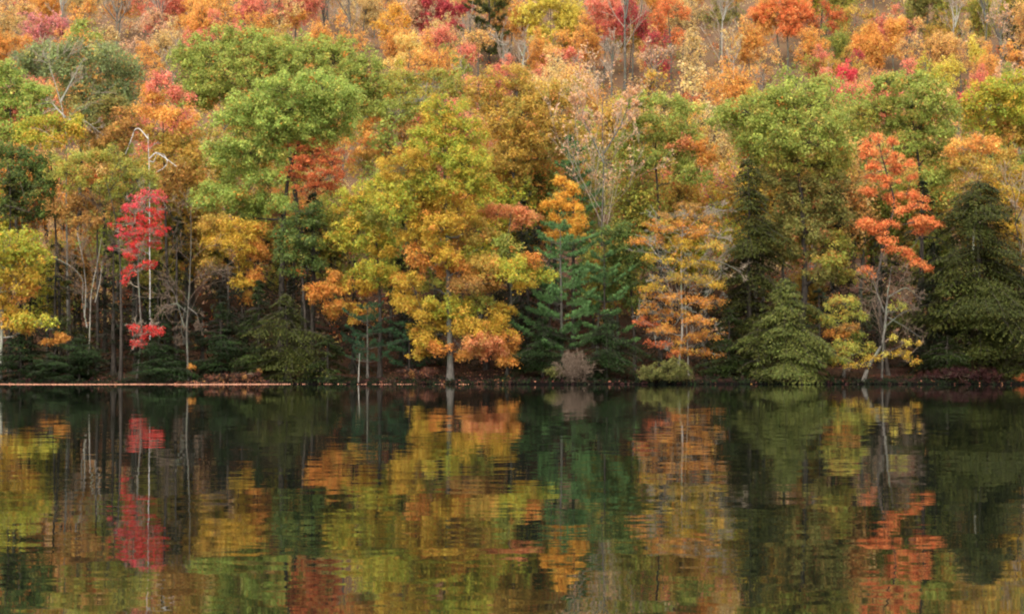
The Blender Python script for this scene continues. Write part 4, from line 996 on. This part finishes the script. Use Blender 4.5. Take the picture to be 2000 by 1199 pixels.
hill('maple_tree', 'pinkish red maple with a rounded crown at the upper left corner', 82, 58, 56, 30, 'pinkred', 175, 'pinkish red maple', n=8)
hill('maple_tree', 'soft orange maple at the left edge below the pinkish red maple', 30, 92, 44, 20, 'hillorange', 190, 'soft orange maple at left')
hill('maple_tree', 'thin tan maple in the top left corner', 30, 25, 44, 28, 'tanorange', 150, 'thin tan maple', sparse=.7, haze_twigs=3)
hbare('pale leafless tree of several upright stems right of the pinkish red maple', 122, -40, 60, 120, 'cluster of pale stems', n=5, w=34)
hill('maple_tree', 'small amber maple tucked right of the upright pale stems', 165, 25, 26, 30, 'hillorange', 120, 'small amber maple', sparse=.85)
hbare('wide grey leafless tree near the top, right of the small amber maple', 228, -30, 70, 140, 'wide grey leafless tree', 'grey', w=60, n=6, children=(9, 5, 4))
hill('maple_tree', 'faded pink maple above the left shoulder of the olive green dome', 300, 52, 34, 30, 'pinktan', 170, 'faded pink maple', sparse=.75, haze_twigs=3)
hbare('tall grey stem rising through the faded pink maple', 318, -50, 80, 160, None, 'grey', w=30, n=3)
hill('maple_tree', 'glowing orange maple over the left end of the olive green dome', 385, 30, 44, 34, 'hillorange', 150, 'glowing orange maple', n=8)
hill('maple_tree', 'light orange maple at the top, right of the glowing orange maple', 455, 20, 40, 26, 'tanorange', 130, 'light orange maple', sparse=.85, haze_twigs=2)
hill('maple_tree', 'peach orange maple peeking over the top of the olive green dome', 510, 52, 34, 20, 'hillorange', 150, 'peach orange maple')
hill('maple_tree', 'thin tan and orange tree at the top between pale stems', 550, 25, 40, 34, 'tan', 140, 'thin tan and orange tree', sparse=.7, haze_twigs=3)
hill('maple_tree', 'small rust orange maple left of the grey thicket', 580, 38, 24, 22, 'orange', 130, 'small rust orange maple')
hbare('many stemmed grey bare tree at the top, left of its twin by the amber maple', 632, -40, 60, 110, 'grey thicket', 'grey', w=40, n=6, children=(9, 5, 4))
hbare('many stemmed grey bare tree at the top, nearest to the amber gold maple', 682, -30, 64, 120, None, 'grey', w=36, n=6, children=(9, 5, 4))
hill('maple_tree', 'amber gold maple left of the crimson hill maple', 770, 45, 40, 32, 'amber', 130, 'amber gold hill maple', n=8, L=.34)
hill('maple_tree', 'crimson hill maple with dark trunk, the reddest crown at the top', 860, 25, 56, 34, 'redmaple', 110, 'crimson hill maple', n=9, bark='dark', cover=2.0)
hill('maple_tree', 'coral maple just below the crimson hill maple', 880, 92, 54, 34, 'coral', 190, 'coral maple', n=9)
hill('aspen_tree', 'pale yellow aspen glowing at the right end of the olive green dome', 795, 102, 32, 34, 'aspen', 210, 'pale yellow aspen', n=8, cover=2.0, clump=.6)
hill('aspen_tree', 'smaller pale yellow aspen at the left foot of the pale yellow aspen', 762, 125, 20, 16, 'aspen', 215, None, sparse=.8, clump=.6)
hill('maple_tree', 'faded gold maple right of the coral maple', 935, 75, 30, 30, 'tanorange', 180, 'faded gold maple', sparse=.8, haze_twigs=2)
_Y = foot_y(955, 130)
conifer('pine_tree', 'dark green pine at the top between the crimson and the yellow maples', 955, _Y, -90, 52, 'hemolive', 'dark green hill pine', kind='pine', tr=.2, low=.1, needle=.34, dens=.7, group=G_HILL)
hill('maple_tree', 'tall yellow maple at the top centre', 1068, 35, 58, 44, 'lemon', 160, 'tall yellow maple', n=10, cover=1.9)
hill('maple_tree', 'golden orange maple under the tall yellow maple', 1090, 88, 44, 26, 'hillorange', 200, 'golden orange maple')
hbare('white stemmed leafless tree under the dark green pine', 985, 60, 140, 200, 'white stemmed leafless tree', 'pale', w=34, n=5, children=(7, 5, 4))
hbare('pale leafless tree right of the white stemmed one', 1020, 70, 140, 205, None, 'pale', w=30, n=4)
hill('maple_tree', 'salmon coral maple below the tall yellow maple', 1108, 118, 42, 20, 'coral', 215, 'salmon coral maple', n=7)
hill('maple_tree', 'small salmon maple sprig beside the bronze gold crown', 1062, 140, 20, 12, 'coral', 225, None)
hill('maple_tree', 'orange red maple at the top right of the tall yellow maple', 1180, 40, 40, 46, 'coral', 160, 'orange red maple', n=8, cover=1.9)
hill('maple_tree', 'deep red maple behind the tall pale hill trunk', 1240, 45, 36, 44, 'redmaple', 170, 'deep red maple', n=8)
hill('maple_tree', 'vivid orange maple at the top right of the tall pale hill trunk', 1305, 42, 44, 40, 'vermilion', 160, 'vivid orange maple', n=8)
hill('maple_tree', 'brick red maple low between the bare hill trunks', 1285, 105, 34, 36, 'redmaple', 190, 'brick red maple', sparse=.8, haze_twigs=2)
hbare('tall pale hill trunk standing in front of the deep red maple', 1222, -80, 90, 175, 'tall pale hill trunk', 'grey', w=34, n=4, tr=.22)
hbare('grey brown leafless tree below the tall pale hill trunk', 1195, 70, 150, 215, None, 'grey', w=44, n=6, children=(9, 5, 4))
hbare('twiggy pinkish bare tree right of the tall pale hill trunk', 1275, 90, 170, 225, 'twiggy pinkish bare tree', 'brown', w=50, n=6, leaves='pinktan', leafn=500, children=(9, 5, 4))
hill('aspen_tree', 'sandy yellow aspen with a thin upright crown left of the forked white tree', 1352, 110, 28, 50, 'tan', 215, 'sandy yellow aspens', n=8, sparse=.75, haze_twigs=3)
hbare('tall forked white tree at the top, right of the vivid orange maple', 1412, -20, 60, 200, 'forked white tree', 'pale', w=34, n=5, tr=.2, children=(10, 5, 4))
hill('maple_tree', 'olive green tree behind the forked white tree', 1410, 20, 40, 34, 'olivedark', 140, 'olive tree behind the forked white one', sparse=.9)
hill('maple_tree', 'tan orange maple right of the forked white tree', 1462, 75, 34, 36, 'tanorange', 190, 'tan orange maple', sparse=.85, haze_twigs=2)
hbare('pale bare stem in front of the tan orange maple', 1432, 60, 150, 215, None, 'tan', w=24, n=4, leaves='tan', leafn=500)
hill('maple_tree', 'fiery orange red maple at the top between the tan orange and rust red maples', 1535, 28, 60, 34, 'vermilion', 140, 'fiery orange red maple', n=9, cover=1.9)
hill('maple_tree', 'rust red maple right of the fiery orange red maple', 1612, 32, 34, 30, 'rust', 140, 'rust red maple', n=7)
hill('maple_tree', 'soft apricot maple under the fiery orange red maple', 1582, 88, 38, 34, 'hillorange', 190, 'soft apricot maple', n=8)
hill('maple_tree', 'olive gold maple over the top of the wide green dome oak', 1582, 132, 36, 18, 'olive', 220, 'olive gold maple')
hill('maple_tree', 'tan maple with thin leaves over the left shoulder of the wide green dome oak', 1490, 120, 36, 26, 'tanorange', 215, 'thin leaved tan maple', sparse=.7, haze_twigs=3)
hill('maple_tree', 'bronze olive maple behind the flame orange maple', 1672, 45, 44, 28, 'bronze', 140, 'bronze olive hill maple', n=7)
hill('maple_tree', 'flame orange maple with an upright spiky crown, upper right', 1722, 78, 50, 44, 'hillorange', 190, 'flame orange maple', n=10, cover=2.0, clump=.7)
hill('maple_tree', 'hot pink red maple rising between the two green domes on the right', 1655, 165, 26, 30, 'hotpink', 250, 'hot pink red maple', n=8, clump=.55, cover=2.1)
hill('maple_tree', 'faint crimson maple just above the hot pink red maple', 1677, 112, 16, 16, 'redmaple', 220, None, sparse=.8, clump=.55)
hill('oak_tree', 'dark green oak at the top, right of the flame orange maple', 1815, 30, 52, 44, 'olivedark', 150, 'dark green hill oak', n=9, cover=2.0)
hill('oak_tree', 'olive green oak edge at the top above the flame orange maple', 1770, 12, 32, 22, 'olive', 120, None, n=6)
hbare('pale leafless stems right of the dark green hill oak', 1865, -30, 70, 170, 'pale leafless stems', 'pale', w=30, n=4)
hbare('grey leafless tree near the top right corner', 1925, -50, 60, 170, 'grey leafless tree at the corner', 'grey', w=44, n=6, children=(9, 5, 4))
hbare('pinkish grey bare tree between the yellow aspens and the corner evergreen', 1955, 10, 110, 185, None, 'grey', w=34, n=5, leaves='pinktan', leafn=500)
hill('aspen_tree', 'bright yellow aspen spire at the upper right', 1910, 102, 20, 30, 'lemon', 205, 'bright yellow aspen spire', n=7, clump=.55, cover=2.0)
hill('aspen_tree', 'broad yellow aspen left of the bright yellow spire', 1848, 140, 42, 24, 'lemon', 230, 'broad yellow aspen', n=8, clump=.6, sparse=1.0)
hill('maple_tree', 'thin rose maple between the broad yellow aspen and the yellow olive dome', 1875, 200, 20, 16, 'hotpink', 270, None, sparse=.5, haze_twigs=2)
_Y = foot_y(1992, 150)
conifer('pine_tree', 'dark evergreen in the top right corner', 1995, _Y, -80, 40, 'hemolive', 'corner evergreen', kind='pine', tr=.2, low=.05, needle=.34, dens=.7, group=G_HILL)
hill('maple_tree', 'orange maple at the right edge below the corner evergreen', 1985, 112, 34, 24, 'hillorange', 210, 'orange maple at the right edge')
hill('maple_tree', 'dark rust maple on the left shoulder of the wide green dome oak', 1350, 195, 20, 18, 'rust', 260, 'dark rust maple', clump=.6)
hill('maple_tree', 'pale orange maple below the sandy yellow aspens', 1380, 165, 30, 22, 'tanorange', 240, None, sparse=.8, haze_twigs=2)
hill('maple_tree', 'tan pink maple over the slim white stem', 1150, 165, 34, 20, 'pinktan', 235, 'tan pink maple', sparse=.75, haze_twigs=2)
hill('maple_tree', 'dusty pink maple between the muted green crown and the olive green dome', 262, 95, 30, 24, 'pinktan', 195, 'dusty pink maple', sparse=.8, haze_twigs=2)
hill('maple_tree', 'orange tipped tan maple above the orange maple behind the snag', 285, 105, 26, 22, 'hillorange', 205, None, sparse=.6)
hill('maple_tree', 'tan bushy maple below the wide grey leafless tree', 205, 72, 30, 18, 'tan', 175, None, sparse=.8, haze_twigs=2)

# how common each kind is, by height on the slope: seven maples and oaks, two light greens, two leafless, two hemlocks
MIX_SHADE = (0, 0, 0, 0, 0, 3, 6, 2, 2, 0, 0, 60, 27)
MIX_LOW = (8, 4, 10, 1, 5, 22, 20, 16, 12, 0, 0, 6, 6)
MIX_MID = (9, 7, 10, 4, 8, 16, 14, 12, 10, 4, 4, 0, 0)
MIX_HILL = (16, 6, 22, 9, 8, 10, 6, 6, 4, 12, 6, 0, 0)
# --- the trees behind and between: copies of a few kinds, each placed for itself
def build_infill():
    kinds = []
    for nm, pal, sp, lab in (('maple_tree', 'tanorange', .8, 'tan orange'), ('maple_tree', 'pinktan', .7, 'dusty pink'), ('maple_tree', 'hillorange', 1.0, 'orange'),
                             ('maple_tree', 'coral', 1.0, 'coral red'), ('maple_tree', 'tan', .75, 'straw coloured'), ('oak_tree', 'bronze', 1.0, 'bronze'), ('oak_tree', 'olive', 1.0, 'olive green'), ('oak_tree', 'yelgreen', 1.0, 'yellow green'), ('oak_tree', 'green', 1.0, 'light green')):
        r = hill(nm, 'x', 1000, 60, 58, 62, pal, 180, None, n=9, sparse=sp, haze_twigs=1)
        kinds.append((r, lab))
    for w, c in ((26, 'leafless grey'), (36, 'leafless brown')):
        r = hbare('x', 1000, 10, 110, 180, None, 'grey' if w == 26 else 'brown', w=w, n=5, children=(7, 5, 4))
        kinds.append((r, c))
    for pal, c in (('hemdark', 'shadowy hemlock'), ('hemolive', 'dull olive hemlock')):
        r = conifer('hemlock_tree', 'x', 1000, 12, 440, 88, pal, None, tr=.18, droop=.9, bulge=.55, needle=.27, dens=.45, group=G_MID, low=0)
        kinds.append((r, c))
    rng = rgen(77)
    col = [(o, [c for c in COL.objects if c.parent == o]) for o, _ in kinds]
    grand = {c.name: [g for g in COL.objects if g.parent == c] for _, ks in col for c in ks}
    used = {}
    k = 0
    for row, Y in enumerate([12, 15.5, 19, 24] + list(np.arange(30, 205, 10))):
        hw = (Y + 140) * 1060 / FPX
        for X in np.arange(-hw, hw, 7.5 if Y > 26 else 6.5):
            x = X + rng.uniform(-3, 3); y = Y + rng.uniform(-4, 4) * min(1, Y / 30)
            pr = np.array(MIX_HILL if Y > 70 else MIX_SHADE if Y < 17 else MIX_LOW if Y < 26 else MIX_MID, float)
            i = int(rng.choice(len(kinds), p=pr / pr.sum()))
            s = rng.uniform(.62, 1.15) * (1.35 if 17 < Y < 45 else 1); rot = rng.uniform(0, 6.28); k += 1
            z = float(ground(x, y)) - .1
            px, py = PX((x, y, z + 6.5 * s))
            for _try in range(2):                       # low growth only, where a tall one would stand in front of a crown the photo shows
                px, py = PX((x, y, z + 6.5 * s)); rp = 3.6 * s / MPP(y)
                hides = any(abs(cx_ - px) < (rx_ + rp) * .5 and abs(cy_ - py) < (ry_ + rp) * .5 for cx_, cy_, rx_, ry_, cY in CROWNS if cY > y - 1 and cY > 60 and y > 26)
                if not hides: break
                s *= .72
            if py < -150 or hides or k in SKIP:
                continue
            src, kids = col[i]
            o = src.copy(); COL.objects.link(o)
            o.location = (x, y, z); o.rotation_euler = (0, 0, rot); o.scale = (s, s, s)
            for c in kids:
                d = c.copy(); COL.objects.link(d); d.parent = o
                for g in grand[c.name]:
                    e = g.copy(); COL.objects.link(e); e.parent = d
            # a label that says beside which tree it stands
            best = sorted(ANCHORS, key=lambda a: (a[0] - px) ** 2 + (a[1] - py) ** 2)
            lab = None
            for ax, ay, an in best:
                dx, dy = px - ax, py - ay
                rel = ('left of' if dx < 0 else 'right of') if abs(dx) > abs(dy) else ('above' if dy < 0 else 'below')
                cand = '%s %s %s the %s' % (kinds[i][1] + ('' if i > 10 else ' tree'), 'in the shade' if Y < 17 else ('on the lower slope' if Y < 35 else 'on the hillside'), rel, an)
                if cand not in used and len(cand.split()) <= 16:
                    lab = cand; break
            used[lab] = 1
            tag(o, lab, 'tree', G_HILL if Y > 26 else G_MID)
    for o, kids in col:
        for c in kids:
            for g in grand[c.name]: bpy.data.objects.remove(g)
            bpy.data.objects.remove(c)
        bpy.data.objects.remove(o)
SKIP = set((234, 298, 1, 14, 27, 28, 56, 66, 67, 68, 69, 70, 74, 76, 80, 83, 84, 86, 87, 89, 90, 92, 93, 94, 95, 96, 97, 98, 100, 101, 102, 106, 109, 110, 111, 112, 113, 114, 119, 122, 123, 125, 126, 127, 128, 129, 134, 135, 136, 137, 139, 140, 144, 146, 148, 150, 152, 157, 163, 177, 182, 183, 187, 190, 200, 202, 204, 206, 219, 220, 224, 229, 238, 240, 243, 244, 245, 246, 254, 255, 257, 258, 260, 261, 262, 263, 264, 265, 266, 267, 268, 269, 270, 271, 272, 273, 277, 278, 280, 281, 282, 283, 284, 285, 286, 287, 288, 289, 290, 291, 292, 293, 294, 295, 296, 297, 299, 300, 301, 302, 303, 304, 305, 306, 307, 308, 309, 310, 311, 312, 313, 314, 315, 316, 317, 318, 319, 320, 321, 322, 323, 324, 325, 326, 327, 328, 329, 330, 331, 334, 335, 336, 337, 338, 339, 340, 341, 342, 343, 344, 345, 346, 347, 348, 349, 350, 351, 352, 353, 354, 355, 359, 360, 361, 362, 363, 364, 365, 366, 367, 368, 369, 372, 373, 374, 375, 376, 377, 384, 385, 387, 398, 400, 402))          # spots the photo shows nothing of, behind other trees
build_infill()
